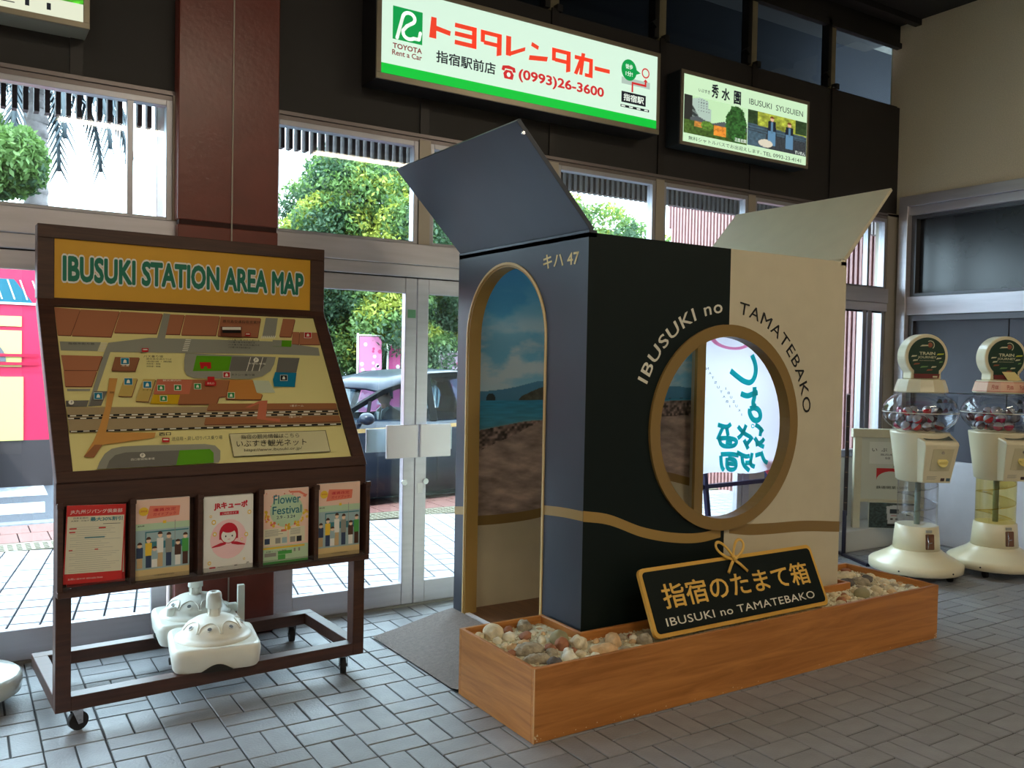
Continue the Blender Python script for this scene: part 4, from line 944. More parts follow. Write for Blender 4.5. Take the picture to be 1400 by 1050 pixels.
# ------------------------------------------------------------------ umbrella bases on the stand's rails
def umb_base(label, loc, rz, side):
    o = thing('umbrella_base', label, 'umbrella base', loc, rz, 'umbrella bases on the map stand')
    hw, r_ = .185, .05; H_ = .098
    def ring(s, z, rr): return [(x, y, z) for x, y in rrect(-hw*s, -hw*s, hw*s, hw*s, rr, 5)]
    lv = [(.93, 0, .05), (.965, .012, .05), (1.0, .072, .055), (.985, .090, .055), (.955, H_, .05), (.90, H_+.002, .045)]
    rings = [ring(*l) for l in lv]; nn = len(rings[0]); b = MB(); v = [p for q in rings for p in q]
    # shallow arched notch under each side
    v2 = []
    for x, y, z in v:
        if z < .02 and (abs(x) < .07 and abs(y) > hw*.8): z = .030*(1-(x/.07)**2)+z
        v2.append((x, y, z))
    b.add(v2, [(k*nn+i, k*nn+(i+1) % nn, (k+1)*nn+(i+1) % nn, (k+1)*nn+i) for k in range(len(lv)-1) for i in range(nn)], 0, True)
    b.poly([tuple(p) for p in rings[-1]]); b.poly([tuple(p) for p in rings[0]][::-1])
    b.build('tank', WHITEP, o, bevel=0)
    # dark plates over the arches: the shade beneath is put into their colour
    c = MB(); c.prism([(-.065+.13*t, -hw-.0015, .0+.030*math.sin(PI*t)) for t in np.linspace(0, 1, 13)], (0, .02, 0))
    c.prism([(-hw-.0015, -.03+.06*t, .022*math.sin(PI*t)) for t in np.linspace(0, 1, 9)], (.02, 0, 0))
    c.build('notch', mat('painted notch shade', (30, 28, 26), .8), o)
    d = MB(); d.lathe([(.165, H_-.004), (.163, H_+.010), (.150, H_+.018), (.138, H_+.024), (.132, H_+.040), (.112, H_+.066), (.080, H_+.084), (.040, H_+.092), (.026, H_+.094)], n=40)
    d.build('dome', WHITEP, o)
    PRO = [(.026, .094), (.040, .092), (.080, .084), (.112, .066), (.132, .040), (.138, .024)]; dz = lambda r_: float(np.interp(r_, [p[0] for p in PRO], [p[1] for p in PRO]))
    for k in range(4):
        a = math.radians(-158+k*46+ (0 if side else 8)); rr = .116; c_, s_ = math.cos(a), math.sin(a)
        h = MB(); nrm = Vector((c_*.6, s_*.6, .8)).normalized(); cen = Vector((c_*rr, s_*rr, H_+dz(rr)+.001))
        h.cyl(cen-nrm*.002, cen+nrm*.0025, .0125, 14, 0); h.cyl(cen+nrm*.0012, cen+nrm*.0030, .0092, 12, 1); h.build('hole', [WHITEP, mat('grey shadowed hole', (96, 98, 98), .7)], o)  # solid discs; the shade inside each hole is put into the grey
        p = []
        for j in range(25):
            t = j/24; aa = a-.37*math.cos(PI*t); r2 = .130-.042*math.sin(PI*t); z = H_+dz(r2)+.0015
            p.append((math.cos(aa)*r2, math.sin(aa)*r2, z))
        MB().tube(p, .0030, 6).build('moulded_rib', WHITEP, o)
    t_ = MB(); t_.lathe([(.030, H_+.09), (.026, H_+.10), (.026, H_+.130), (.026, H_+.135)], n=24); t_.build('socket', WHITEP, o)
    for k in range(8):
        a = k*PI/4; MB().bar((.026*math.cos(a), .026*math.sin(a), H_+.10), (.026*math.cos(a), .026*math.sin(a), H_+.130), .006, .006).build('moulded_rib', WHITEP, o)
    t_ = MB(); t_.lathe([(.030, H_+.128), (.0345, H_+.130), (.0330, H_+.180), (.030, H_+.194), (.024, H_+.199), (.014, H_+.199), (.014, H_+.18)], n=28, cap=False); t_.build('clamp_cap', WHITEP, o)
    if side:
        MB().lathe([(.024, H_+.0), (.024, H_+.050), (.022, H_+.056), (.0, H_+.056)], (-.115, -.06, 0), 20).build('filler_cap', WHITEP, o)
        MB().box(.150, -.025, H_-.01, .195, .01, H_+.03).build('bracket', WHITEP, o, bevel=.004)
        MB().box(.190, -.055, H_-.09, .222, -.028, H_+.125).box(.194, -.0565, H_+.105, .218, -.0545, H_+.12).cyl((.206, -.0565, H_+.07), (.206, -.054, H_+.07), .003, 8).build('upright_bar', WHITEP, o, bevel=.001, label='flat white upright bar')
    return o
umb_base('white plastic umbrella base at the front, nearer the camera', (.975, 3.965, .1485), math.radians(-8), False)
umb_base('white plastic umbrella base behind, with flat upright bar', (.985, 4.365, .1485), math.radians(-4), True)

# ------------------------------------------------------------------ backlit sign boxes on the dark band
def lit(name, c, e=1.0): return mat('lit '+name, c, .5, emit=e)
SE = .92/2**vs.exposure      # the boxes glow just under the film's white
FRAME = mat('bronze-grey sign frame', (150, 140, 122), .35, metal=.7)
def sign_box(label, x0, z0, x1, z1, yf, back, face_rect, fm):
    o = thing('light_box_sign', label, 'sign', (x0, YW, z0), 0)
    MB().box(x0, yf+.012, z0, x1, YW+.0, z1).build('cabinet', back, o, world=True, bevel=.004)
    fx0, fz0, fx1, fz1 = face_rect; f = MB()
    f.box(x0, yf, z0, x1, yf+.012, fz0); f.box(x0, yf, fz1, x1, yf+.012, z1); f.box(x0, yf, fz0, fx0, yf+.012, fz1); f.box(fx1, yf, fz0, x1, yf+.012, fz1)
    f.build('frame', FRAME, o, world=True, bevel=.002)
    MB().box(fx0, yf+.006, fz0, fx1, yf+.012, fz1).build('face_panel', fm, o, world=True, label='glowing translucent face')
    return o
LW = lit('pale mint face', (216, 246, 226), SE)
S1 = (1.977, 3.051)
s1 = sign_box('long backlit car rental sign with red and green print on the dark wall', 1.977, 3.051, 4.062, 3.60, 4.575, mat('black sign cabinet', (30, 26, 28), .4), (2.008, 3.086, 4.037, 3.572), LW)
LM = [lit('green band', (0, 196, 60), SE), lit('logo green', (0, 156, 74), SE), lit('orange red', (238, 66, 40), SE), lit('brown letter', (146, 60, 60), SE*.8), lit('dark letter', (24, 30, 44), SE*.6), lit('white', (236, 250, 238), SE), lit('grey', (176, 196, 186), SE), lit('crimson', (206, 40, 44), SE)]
def S(x, z, o=0): return (1.977+x, 4.5795-o*.0006, 3.051+z)
m = MB()
def sq(k, pts, o=1): m.poly([S(x, z, o) for x, z in pts], k)
def st_(k, body, x0, z0, x1, z1, o=3, **kw): text(m, body, lambda s, t: S(x0+(x1-x0)*s, z0+(z1-z0)*t, o), k, **kw)
sq(0, [(.031, .035), (2.060, .035), (2.060, .092), (.031, .092)]); sq(1, [(.098, .235), (.283, .235), (.283, .419), (.098, .419)], 2)
P = [(.125, .245), (.160, .375)] + [(.197+.037*math.cos(a), .368+.030*math.sin(a)) for a in np.linspace(PI*.95, -PI*.35, 12)] + [(.185, .322), (.160, .292)] + [(.200+.038*math.cos(a), .282+.030*math.sin(a)) for a in np.linspace(PI*1.0, PI*1.75, 8)] + [(.262, .262), (.270, .300)]
def ribbon(mb, P, w, fn, k):
    P = [Vector((x, z, 0)) for x, z in P]
    for a, b in zip(P[:-1], P[1:]):
        d = (b-a); 
        if d.length < 1e-6: continue
        nrm = Vector((-d.y, d.x, 0)).normalized()*w/2
        mb.poly([fn(*(q.x, q.y)) for q in (a-nrm, b-nrm, b+nrm, a+nrm)], k)
    for p in P: mb.poly([fn(p.x+w/2*math.cos(t), p.y+w/2*math.sin(t)) for t in np.linspace(0, 2*PI, 11)[:-1]], k)
ribbon(m, P, .020, lambda x, z: S(x, z, 3), 5)
st_(3, 'TOYOTA', .099, .184, .282, .214, bold=.03); st_(3, 'Rent a Car', .096, .146, .282, .177, bold=.02)
# heavy katakana drawn as blocks
def blk(*pts): sq(2, pts, 3)
blk((.326, .290), (.372, .290), (.372, .410), (.338, .410)); blk((.372, .336), (.462, .325), (.466, .353), (.372, .365))
for z in (.285, .335, .384): blk((.492, z), (.640, z), (.640, z+.026), (.494, z+.026))
blk((.608, .285), (.640, .285), (.640, .410), (.608, .410))
blk((.668, .336), (.697, .336), (.697, .408), (.668, .408)); blk((.668, .384), (.815, .384), (.815, .408), (.668, .408)); blk((.780, .272), (.815, .284), (.815, .408), (.783, .408)); blk((.69, .325), (.80, .325), (.80, .349), (.69, .349)); 
blk((.846, .292), (.882, .292), (.882, .410), (.846, .410)); blk((.868, .290), (.984, .345), (.986, .368), (.878, .320))
blk((1.028, .385), (1.080, .370), (1.086, .394), (1.034, .410)); blk((1.012, .296), (1.148, .312), (1.155, .342), (1.018, .326)) 
blk((1.186, .328), (1.215, .328), (1.215, .408), (1.186, .408)); blk((1.186, .384), (1.330, .384), (1.330, .408), (1.186, .408)); blk((1.296, .272), (1.330, .284), (1.330, .408), (1.299, .408)); blk((1.21, .325), (1.315, .325), (1.315, .349), (1.21, .349))
blk((1.362, .372), (1.508, .372), (1.508, .397), (1.362, .397)); blk((1.400, .28), (1.425, .28), (1.445, .42), (1.416, .42)); blk((1.358, .280), (1.385, .275), (1.43, .385), (1.402, .385)); blk((1.476, .275), (1.508, .275), (1.508, .397), (1.480, .397)); blk((1.445, .275), (1.49, .275), (1.49, .298), (1.445, .298))
blk((1.524, .330), (1.648, .330), (1.648, .356), (1.524, .356))
st_(4, '指宿駅前店', .373, .158, .775, .228, bold=.018)
# telephone pictogram
sq(7, [(.838, .152), (.898, .152), (.906, .182), (.888, .205), (.848, .205), (.830, .182)], 3); sq(7, [(.817, .200), (.838, .196), (.842, .212), (.894, .212), (.898, .196), (.919, .200), (.912, .226), (.868, .234), (.824, .226)], 4)
m.poly([S(.868+.014*math.cos(a), .178+.014*math.sin(a), 5) for a in np.linspace(0, 2*PI, 13)[:-1]], 5)
st_(7, '(0993)26-3600', .940, .150, 1.604, .230, bold=.03)
m.poly([S(1.812+.066*math.cos(a), .386+.070*math.sin(a), 2) for a in np.linspace(0, 2*PI, 25)[:-1]], 1); sq(1, [(1.872, .400), (1.912, .382), (1.872, .366)], 2)
st_(5, '徒歩', 1.780, .392, 1.842, .424, o=4, bold=.02); st_(5, '1分!', 1.782, .345, 1.842, .378, o=4, bold=.02)
for k in range(24):
    a, b = 2*PI*k/24, 2*PI*(k+1)/24; m.poly([S(1.955+r_*math.cos(t), .391+r_*math.sin(t), 3) for r_, t in ((.034, a), (.034, b), (.025, b), (.025, a))][::-1], 7)
sq(6, [(1.750, .290), (1.996, .290), (1.996, .334), (1.750, .334)]); sq(7, [(1.836, .246), (1.850, .246), (1.850, .300), (1.836, .300)], 2); sq(7, [(1.836, .300), (1.964, .300), (1.964, .314), (1.836, .314)], 3); sq(7, [(1.950, .300), (1.964, .300), (1.964, .335), (1.950, .335)], 2); sq(7, [(1.938, .333), (1.976, .333), (1.957, .352)], 2)
sq(4, [(1.751, .168), (1.962, .168), (1.962, .240), (1.751, .240)], 2); st_(5, '指宿駅', 1.768, .180, 1.945, .228, o=4, bold=.02)
sq(4, [(1.745, .136), (1.993, .136), (1.993, .152), (1.745, .152)], 2)
for k in range(4): sq(5, [(1.752+k*.066, .140), (1.784+k*.066, .140), (1.784+k*.066, .148), (1.752+k*.066, .148)], 3)
m.build('print', LM, s1, world=True)
# second sign
s2 = sign_box('smaller backlit inn sign with two photographs beside the white wall', 4.308, 3.038, 5.665, 3.562, 4.63, mat('dark slate sign cabinet', (44, 52, 58), .4), (4.334, 3.062, 5.642, 3.535), lit('pale green face', (206, 240, 200), SE))
def S(x, z, o=0): return (4.27+x, 4.6355-o*.0006, 3.035+z)
m = MB()
def garden(S_, T):
    sh = S_.shape+(3,); b = lambda *c: np.broadcast_to(col(*c), sh)
    c = b(196, 236, 190)*1.0
    n1 = fbm(S_*14, T*10, 5, 3); n2 = fbm(S_*30, T*24, 4, 7)
    bl = (S_ > .02) & (S_ < .42-.05*(T > .75)) & (T > .35) & (T < 1.0-abs(S_-.25)*.55); c = mix(c, b(176, 200, 190), bl*1.0)
    win = (bl & (np.modf(S_*24)[0] < .4) & (np.modf(T*14)[0] < .35) & (T > .6) & (S_ > .22)); c = mix(c, b(90, 110, 110), win*1.0)
    dk = (S_ < .30-(T-.3)*.38) & (T > .3); c = mix(c, b(52, 60, 60), dk*(1.0)); c = mix(c, b(120, 134, 130), (dk & (np.modf((T+S_*.9)*7)[0] < .3))*1.0)
    c = mix(c, b(44, 46, 44), ((S_ < .12))*1.0)
    roof = (T > .36) & (T < .50-.25*np.abs(np.modf(S_*2.4)[0]-.5)) & (S_ > .1); c = mix(c, b(84, 92, 96), roof*1.0)
    lo = T < .36; c = mix(c, b(60, 84, 36)*(.5+n2[..., None]*1.2), lo*1.0)
    warm = (abs(S_-.56) < .10) & (T > .10) & (T < .36); c = mix(c, b(255, 160, 60)*(.6+.6*n2[..., None]), warm*1.0)
    warm = (abs(S_-.28) < .12) & (T > .22) & (T < .36); c = mix(c, b(220, 150, 70)*(.6+.6*n2[..., None]), warm*1.0)
    tr = ((S_-.82)/.17)**2+((T-.50)/.52)**2 < .65+n1*.7; c = mix(c, b(44, 84, 40)*(.35+n2[..., None]*1.5), tr*1.0)
    tr = ((S_-.36)/.10)**2+((T-.30)/.14)**2 < .5+n1*.6; c = mix(c, b(90, 130, 50)*(.4+n2[..., None]*1.2), tr*1.0)
    return c
print_grid('photo_print', S(.072, .089, 1), (.636, 0, 0), (0, 0, .27), 110, 50, garden, vcol('lit photo', .5, SE*.9), s2, label='photograph of a garden inn at dusk')
def walk(S_, T):
    sh = S_.shape+(3,); b = lambda *c: np.broadcast_to(col(*c), sh); n1 = fbm(S_*12, T*9, 5, 5); n2 = fbm(S_*26, T*22, 4, 8)
    c = b(150, 160, 60)*(.4+n1[..., None]*1.2); c = mix(c, b(46, 66, 40)*(.5+n2[..., None]), (((S_ < .16) | (S_ > .80)) & (T > .6))*1.0)
    water = T < .62-.05*S_; c = mix(c, b(84, 112, 130)*(.6+.5*n2[..., None]), water*1.0); deck = (T < .42-.0*S_) & (S_ > .3); c = mix(c, b(60, 66, 72)*(.7+.5*(np.modf((T*1.5+S_)*16)[0] < .4))[..., None], deck*1.0)
    for k in (.58, .50, .43): c = mix(c, b(50, 58, 66), ((abs(T-k+.06*S_) < .012))*1.0)
    for cx, top in ((.40, .92), (.70, .86)):
        c = mix(c, b(30, 36, 50), ((abs(S_-cx) < .075-.05*(T-.5)) & (T > .40) & (T < top-.12))*1.0)
        c = mix(c, b(96, 140, 176), ((abs(S_-cx) < .065) & (T < .52) & (T > .12))*1.0)
        c = mix(c, b(90, 130, 160), ((abs(S_-cx) < .02) & (T < top-.14) & (T > .45))*1.0)
        c = mix(c, b(222, 180, 150), ((((S_-cx)/.032)**2+((T-top+.06)/.065)**2) < 1)*1.0); c = mix(c, b(120, 70, 40), (((((S_-cx)/.036)**2+((T-top+.03)/.06)**2) < 1) & (T > top-.04))*1.0)
    c = mix(c, b(220, 214, 196), ((((S_-.30)/.12)**2+((T-.14)/.11)**2) < 1)*1.0)
    return c
print_grid('photo_print', S(.714, .096, 1), (.656, 0, 0), (0, 0, .263), 110, 50, walk, vcol('lit photo', .5, SE*.9), s2, label='photograph of two people walking on a deck')
def st_(k, body, x0, z0, x1, z1, o=3, **kw): text(m, body, lambda s, t: S(x0+(x1-x0)*s, z0+(z1-z0)*t, o), k, **kw)
st_(4, '秀', .335, .378, .405, .478, bold=.03); st_(4, '水', .435, .378, .520, .468, bold=.03); st_(4, '園', .560, .370, .635, .468, bold=.03); st_(4, 'いぶすき', .207, .396, .318, .422, bold=.01)
st_(4, 'IBUSUKI  SYUSUIEN', .722, .397, 1.322, .440); st_(4, '無料シャトルバスでお出迎えします。', .119, .043, .870, .072); st_(4, 'TEL 0993-23-4141', .885, .041, 1.314, .070)
st_(5, '正面玄関', .58, .100, .70, .128, bold=.01); st_(5, 'すいれん', 1.24, .100, 1.36, .128, bold=.01)
m.build('print', LM, s2, world=True)
# third sign, mostly outside the picture at top left
s3 = sign_box('backlit white sign with a phone number at the top left corner', -1.10, 3.012, .538, 3.62, 4.60, mat('cream sign cabinet', (150, 146, 130), .5), (-1.07, 3.040, .510, 3.59), lit('cream face', (226, 232, 208), SE))
m = MB(); text(m, '(0993)23-2211', lambda s, t: (-.62+s*.995, 4.6055, 3.056+t*.042), 4); m.build('print', LM, s3, world=True)
def grass(S_, T): n2 = fbm(S_*60, T*20, 4, 8); return col(70, 170, 40)*(.25+n2[..., None]*1.5)
print_grid('photo_print', (-1.07, 4.6055, 3.122), (1.58, 0, 0), (0, 0, .46), 120, 40, grass, vcol('lit photo', .5, SE*.9), s3, label='strip of green grass photograph')

# ------------------------------------------------------------------ capsule machines
GCLEAR = glass('clear plastic', (246, 246, 248), 2.4, .06); GYEL = glass('yellowed clear plastic', (250, 240, 196), 1.8, .06)
def machine(label, loc, pinkband, tube_mat):
    o = thing('capsule_machine', label, 'capsule machine', loc, math.radians(-29), 'capsule toy machines')
    b = MB(); b.lathe([(.02, .062), (.300, .055), (.312, .062), (.314, .110), (.300, .122), (.215, .168), (.176, .192), (.170, .200), (.158, .205)], n=56); b.build('base', IVORY, o)
    b = MB(); b.cyl((.30*math.cos(-1.2), .30*math.sin(-1.2)-.014, .085), (.30*math.cos(-1.2), .30*math.sin(-1.2)-.0175, .085), .006, 8); b.cyl((.30*math.cos(-2.4)-.010, .30*math.sin(-2.4)-.010, .085), (.30*math.cos(-2.4)-.0135, .30*math.sin(-2.4)-.0125, .085), .006, 8); b.build('screw', BLACK, o)
    for k in range(4):
        a = PI/4+k*PI/2; x, y = .23*math.cos(a), .23*math.sin(a)
        MB().cyl((x-.012, y, .026), (x+.012, y, .026), .026, 16).cyl((x, y, .03), (x, y, .062), .01, 8).build('caster', RUBBER, o)
    MB().lathe([(.158, .198), (.150, .30), (.143, .372), (.136, .376)], n=48).build('pedestal', IVORY, o)
    m = MB(); m.prism([(-.034+.02, -.163, .222), (.048+.0, -.163, .222), (.048, -.153, .330), (-.014, -.153, .330)], (0, .014, 0)); m.build('outlet_door', mat('tinted brown outlet flap', (110, 72, 50), .2, coat=.5), o, bevel=.006, seg=2)
    m = MB(); m.prism([(-.012, -.154, .340), (.03, -.154, .340), (.03, -.152, .358), (-.012, -.152, .358)], (0, .01, 0)); m.build('plate', mat('grey label plate', (160, 160, 150), .5), o)
    MB().tube([(-.006, -.172, .23), (-.006, -.178, .27), (-.006, -.166, .325)], .003, 6).tube([(-.004, -.174, .27), (.02, -.174, .275)], .003, 6).build('outlet_handle', CHROME, o)
    MB().lathe([(.134, .376), (.134, .698)], n=48, cap=False).build('clear_column', tube_mat, o)
    MB().cyl((0, 0, .376), (0, 0, .698), .020, 16).build('inner_pipe', mat('grey-green pipe', (128, 146, 140), .4), o)
    sp_ = MB(); P = [(.100*math.cos(t), .100*math.sin(t), .39+.30*t/(4.2*PI)) for t in np.linspace(0, 4.2*PI, 90)]
    v = []
    for x, y, z in P: v += [(x*1.28, y*1.28, z), (x*.25, y*.25, z-.012)]
    sp_.add(v, [(2*i, 2*i+2, 2*i+3, 2*i+1) for i in range(len(P)-1)], 0, True); sp_.tube([(x*1.3, y*1.3, z) for x, y, z in P], .004, 6); sp_.build('spiral_slide', tube_mat, o)
    # tapered body
    b = MB(); b.lathe([(.136, .690), (.150, .700), (.172, .86), (.196, 1.026), (.196, 1.038), (.15, 1.040)], n=48); b.build('body', IVORY, o)
    x0, x1 = -.030, .175
    f = [(x0-.055, -.10, .694), (x0-.055, -.10, 1.00), (x0-.055, -.205, .985), (x0-.03, -.215, .94), (x0+.01, -.195, .694)]
    b = MB()
    pts = [(-.135, .0), (-.135, 0)]
    A = [(-.085, -.06, .696), (-.070, -.185, .696), (.130, -.185, .696), (.140, -.05, .696)]; B = [(-.115, -.08, 1.035), (-.090, -.250, .965), (.150, -.250, .965), (.180, -.07, 1.035)]; Cc = [(-.110, -.08, 1.038), (-.090, -.238, .985), (.150, -.238, .985), (.178, -.07, 1.038)]
    b.add(A+B+Cc, [(0, 1, 5, 4), (1, 2, 6, 5), (2, 3, 7, 6), (3, 0, 4, 7), (0, 3, 2, 1), (4, 5, 9, 8), (5, 6, 10, 9), (6, 7, 11, 10), (8, 9, 10, 11)])
    b.build('coin_box', IVORY, o, bevel=.004, label='slanted coin mechanism box')
    fr = lambda x, t, oo=0: Vector((x*(1+.12*t) if False else x, -.185-.065*t-oo, .696+.269*t))  # front plane of the coin box
    m = MB(); m.prism([fr(-.035, .32, .001), fr(.105, .32, .001), fr(.118, .90, .001), fr(-.030, .90, .001)], (0, -.003, 0)); m.build('coin_plate', mat('recessed plate', (206, 196, 160), .5), o, bevel=.002)
    m = MB(); c0 = fr(.045, .55, .004); m.cyl(c0, c0+Vector((0, -.010, .003)), .036, 28); m.bar(c0+Vector((-.030, -.016, .002)), c0+Vector((.030, -.016, .006)), .02, .014); m.build('turn_knob', mat('yellowed cream knob', (240, 222, 140), .35, coat=.2), o, bevel=.002)
    m = MB(); c0 = fr(.040, .80, .003); m.cyl(c0, c0+Vector((0, -.006, .0015)), .010, 16); m.build('lock', CHROME, o)
    m = MB(); 
    for k in range(4): m.poly([fr(-.045, .17-k*.025, .0006), fr(.025-.01*(k % 2), .17-k*.025, .0006), fr(.025-.01*(k % 2), .178-k*.025, .0006), fr(-.045, .178-k*.025, .0006)], 0)
    for x in (.055, .095): m.poly([fr(x, .05, .0006), fr(x+.028, .05, .0006), fr(x+.028, .13, .0006), fr(x, .13, .0006)], 1 if x < .06 else 2)
    m.build('sticker', [mat('faded grey print', (150, 146, 130), .6), mat('dark sticker', (70, 50, 50), .5), mat('blue sticker', (80, 104, 110), .5)], o)
    m = MB(); m.add([(-.075, -.10, 1.031+.0035), (.135, -.10, 1.031+.0035), (.130, -.215, .9955), (-.070, -.215, .9955)], [(3, 2, 1, 0)]); m.build('top_label', mat('dark green instruction card', (74, 84, 74), .4), o)
    # globe
    gp = []
    for k in range(17):
        t = math.radians(-56+k*7.4); gp.append((.252*math.cos(t)*1.0, 1.178+.168*math.sin(t)))
    MB().lathe(gp, n=48, cap=False).build('globe', GCLEAR, o, label='clear round globe')
    MB().lathe([(.252, 1.176), (.2545, 1.178), (.252, 1.181)], n=48, cap=False).build('globe_seam', mat('pale seam line', (220, 216, 200), .4), o)
    MB().lathe([(.0, 1.040), (.150, 1.041), (.152, 1.048), (.0, 1.048)], n=32).build('globe_floor', IVORY, o)
    # inner divider and header cards in the globe
    m = MB(); m.prism([(-.005, -.215, 1.05), (.17, -.14, 1.05), (.19, -.15, 1.30), (.01, -.20, 1.30)], (0, .002, 0)); m.build('card_holder', glass('smoky card', (236, 240, 244), 1.2), o)
    m = MB()
    for k, (x, z, s) in enumerate(((.03, 1.265, .028), (.085, 1.265, .024), (.135, 1.262, .026), (.035, 1.20, .030), (.09, 1.20, .028), (.14, 1.205, .02))):
        m.prism([(x-s, -.213+x*.42, z-s*.5), (x+s, -.213+x*.42+.02, z-s*.5), (x+s*.8, -.213+x*.42+.02, z+s*.4), (x-s*.3, -.213+x*.42, z+s*.6)], (0, .002, 0), k % 3)
    m.build('card_print', [mat('dark card figure', (56, 60, 60), .5), mat('pinkish card figure', (170, 130, 150), .5), mat('grey card figure', (130, 134, 140), .5)], o)
    # cap and display disc
    hat = MB().lathe([(.172, 1.318), (.178, 1.326), (.170, 1.360), (.155, 1.405), (.150, 1.412), (.02, 1.414)], n=12, smooth=False).build('cap', IVORY, o, bevel=.002)
    if pinkband:
        MB().lathe([(.1795, 1.330), (.1595, 1.402)], n=12, smooth=False, cap=False, mi=0).build('band', mat('peach paper band', (238, 196, 168), .5), o)
        m = MB()
        for z, r_ in ((1.332, .1803), (1.398, .162)): m.lathe([(r_, z), (r_-.001, z+.003)], n=12, smooth=False, cap=False)
        m.build('band_line', mat('red line', (190, 60, 50), .5), o)
        m = MB()
        for a in (-2.3, -1.75, -1.2): text(m, '円100', lambda s, t, a=a: ((.182-.018*t*.6)*math.cos(a+(s-.5)*.24), (.182-.018*t*.6)*math.sin(a+(s-.5)*.24), 1.348+.032*t), 0, .02)
        m.build('band_lettering', mat('red line', (190, 60, 50), .5), o)
    R0 = .158; zc = 1.575
    out = [(.112, 1.413)] + [(R0*math.cos(a), zc+R0*math.sin(a)) for a in np.linspace(math.radians(-46), math.radians(226), 44)] + [(-.112, 1.413)]
    MB().prism([(x, -.062, z) for x, z in out], (0, .115, 0)).build('display_frame', IVORY, o, bevel=.008, seg=2)
    R1 = .133; inn = [(.088, 1.420)] + [(R1*math.cos(a), zc+R1*math.sin(a)) for a in np.linspace(math.radians(-48), math.radians(228), 40)] + [(-.088, 1.420)]
    MB().prism([(x, -.068, z) for x, z in inn], (0, .008, 0)).build('display_face', mat('dark green display', (26, 58, 46), .3), o)
    m = MB(); y = -.0688
    m.poly([(-.088, y, 1.421), (.088, y, 1.421), (.095, y, 1.452), (-.095, y, 1.452)], 0); m.poly([(.045, y-.0005, 1.426), (.078, y-.0005, 1.426), (.078, y-.0005, 1.438), (.045, y-.0005, 1.438)], 1)
    text(m, 'TRAIN', lambda s, t: (-.058+s*.116, y, 1.585+t*.022), 1, .03); text(m, 'JOURNEY', lambda s, t: (-.068+s*.136, y, 1.556+t*.021), 1, .02); text(m, 'RAILWAY MINIATURE COLLECTION', lambda s, t: (-.055+s*.11, y, 1.543+t*.006), 1)
    for x, z, s, k in ((.095, 1.590, .028, 2), (.085, 1.560, .020, 1), (-.095, 1.575, .022, 1), (-.085, 1.545, .02, 1), (-.075, 1.520, .024, 3), (-.02, 1.500, .030, 4), (.05, 1.500, .02, 1), (-.01, 1.650, .045, 1), (.10, 1.535, .014, 4), (.02, 1.478, .024, 3)):
        m.poly([(x-s, y-.0005, z-.006), (x+s*.8, y-.0005, z-.001), (x+s, y-.0005, z+.007), (x-s*.6, y-.0005, z+.006)], k)
    for i in range(18):
        a, b_ = -.9+i*.17, -.9+(i+1)*.17; m.poly([(.020+r_*math.cos(t), y-.0003, 1.655+r_*math.sin(t)) for r_, t in ((.032, a), (.032, b_), (.026, b_), (.026, a))], 1)
    m.ball((.02, y, 1.655), .018, 10, 6, 3, sc=(1, .05, 1))
    m.build('display_print', [mat('maroon band', (110, 40, 40), .4), mat('cream print', (206, 204, 170), .4), mat('lime print', (190, 200, 60), .4), mat('rust print', (150, 84, 60), .4), mat('leaf print', (110, 150, 90), .4)], o)
    if pinkband:
        m = MB(); m.prism([(-.035, -.078, 1.475), (.06, -.078, 1.475), (.115, -.082, 1.415), (.01, -.082, 1.412)][::-1], (0, .003, 0)); m.build('price_card', mat('cream notice card', (230, 214, 150), .5), o, label='striped notice card stuck over the display')
        m = MB(); m.prism([(.03, -.24, 1.125), (.19, -.18, 1.125), (.19, -.18, 1.15), (.03, -.24, 1.15)][::-1], (0, .002, 0)); m.build('paper_label', WPRINT, o)
    return o
g1 = machine('capsule toy machine nearer the window, plain cream cap over the globe', (5.818, 3.714, 0), False, GCLEAR)
g2 = machine('capsule toy machine at the right edge, pink paper band under its round display', (6.453, 3.502, 0), True, GYEL)
CAPS = [mat('red capsule half', (196, 24, 40), .25, coat=.6), mat('magenta capsule half', (180, 30, 80), .25, coat=.6), mat('dark capsule half', (90, 50, 60), .25, coat=.6)]
CTOP = mat('cloudy clear capsule half', (170, 168, 176), .15, coat=.8)
def capsules(loc, n, which, seed):
    rnd = random.Random(seed); got = []; t = 0
    while len(got) < n and t < 60000:
        t += 1; lay_ = 0 if len(got) < n*.40 else (1 if len(got) < n*.8 else 2)
        x, y = rnd.uniform(-.15, .13), rnd.uniform(-.16, .12); z = 1.083+.052*lay_
        lim = (.172, .195, .20)[lay_]
        if math.hypot(x, y) > lim-.012 or (x > .0 and y < -.06): continue
        if all((x-a)**2+(y-b)**2+(z-c)**2 > .0660**2 for a, b, c in got): got.append((x, y, z))
    for i, (x, y, z) in enumerate(got):
        c, s = math.cos(math.radians(-29)), math.sin(math.radians(-29)); p = (loc[0]+x*c-y*s, loc[1]+x*s+y*c, z)
        o = thing('toy_capsule', 'two-tone round toy capsule heaped in the %s machine\'s clear globe' % which, 'capsule', p, 0, 'capsules in the %s machine' % which)
        o.rotation_euler = (rnd.uniform(-1, 1), rnd.uniform(-1, 1), rnd.uniform(0, 6)); R_ = .0325
        MB().lathe([(R_*math.cos(t_), R_*math.sin(t_)) for t_ in np.linspace(-PI/2+.001, 0, 7)], n=18, cap=False).build('coloured_half', rnd.choice(CAPS), o)
        MB().lathe([(R_*1.03*math.cos(t_), R_*math.sin(t_)) for t_ in np.linspace(0, PI/2-.001, 7)], n=18, cap=False).build('clear_half', CTOP, o)
capsules((5.818, 3.714), 28, 'left', 3); capsules((6.453, 3.502), 28, 'right', 9)

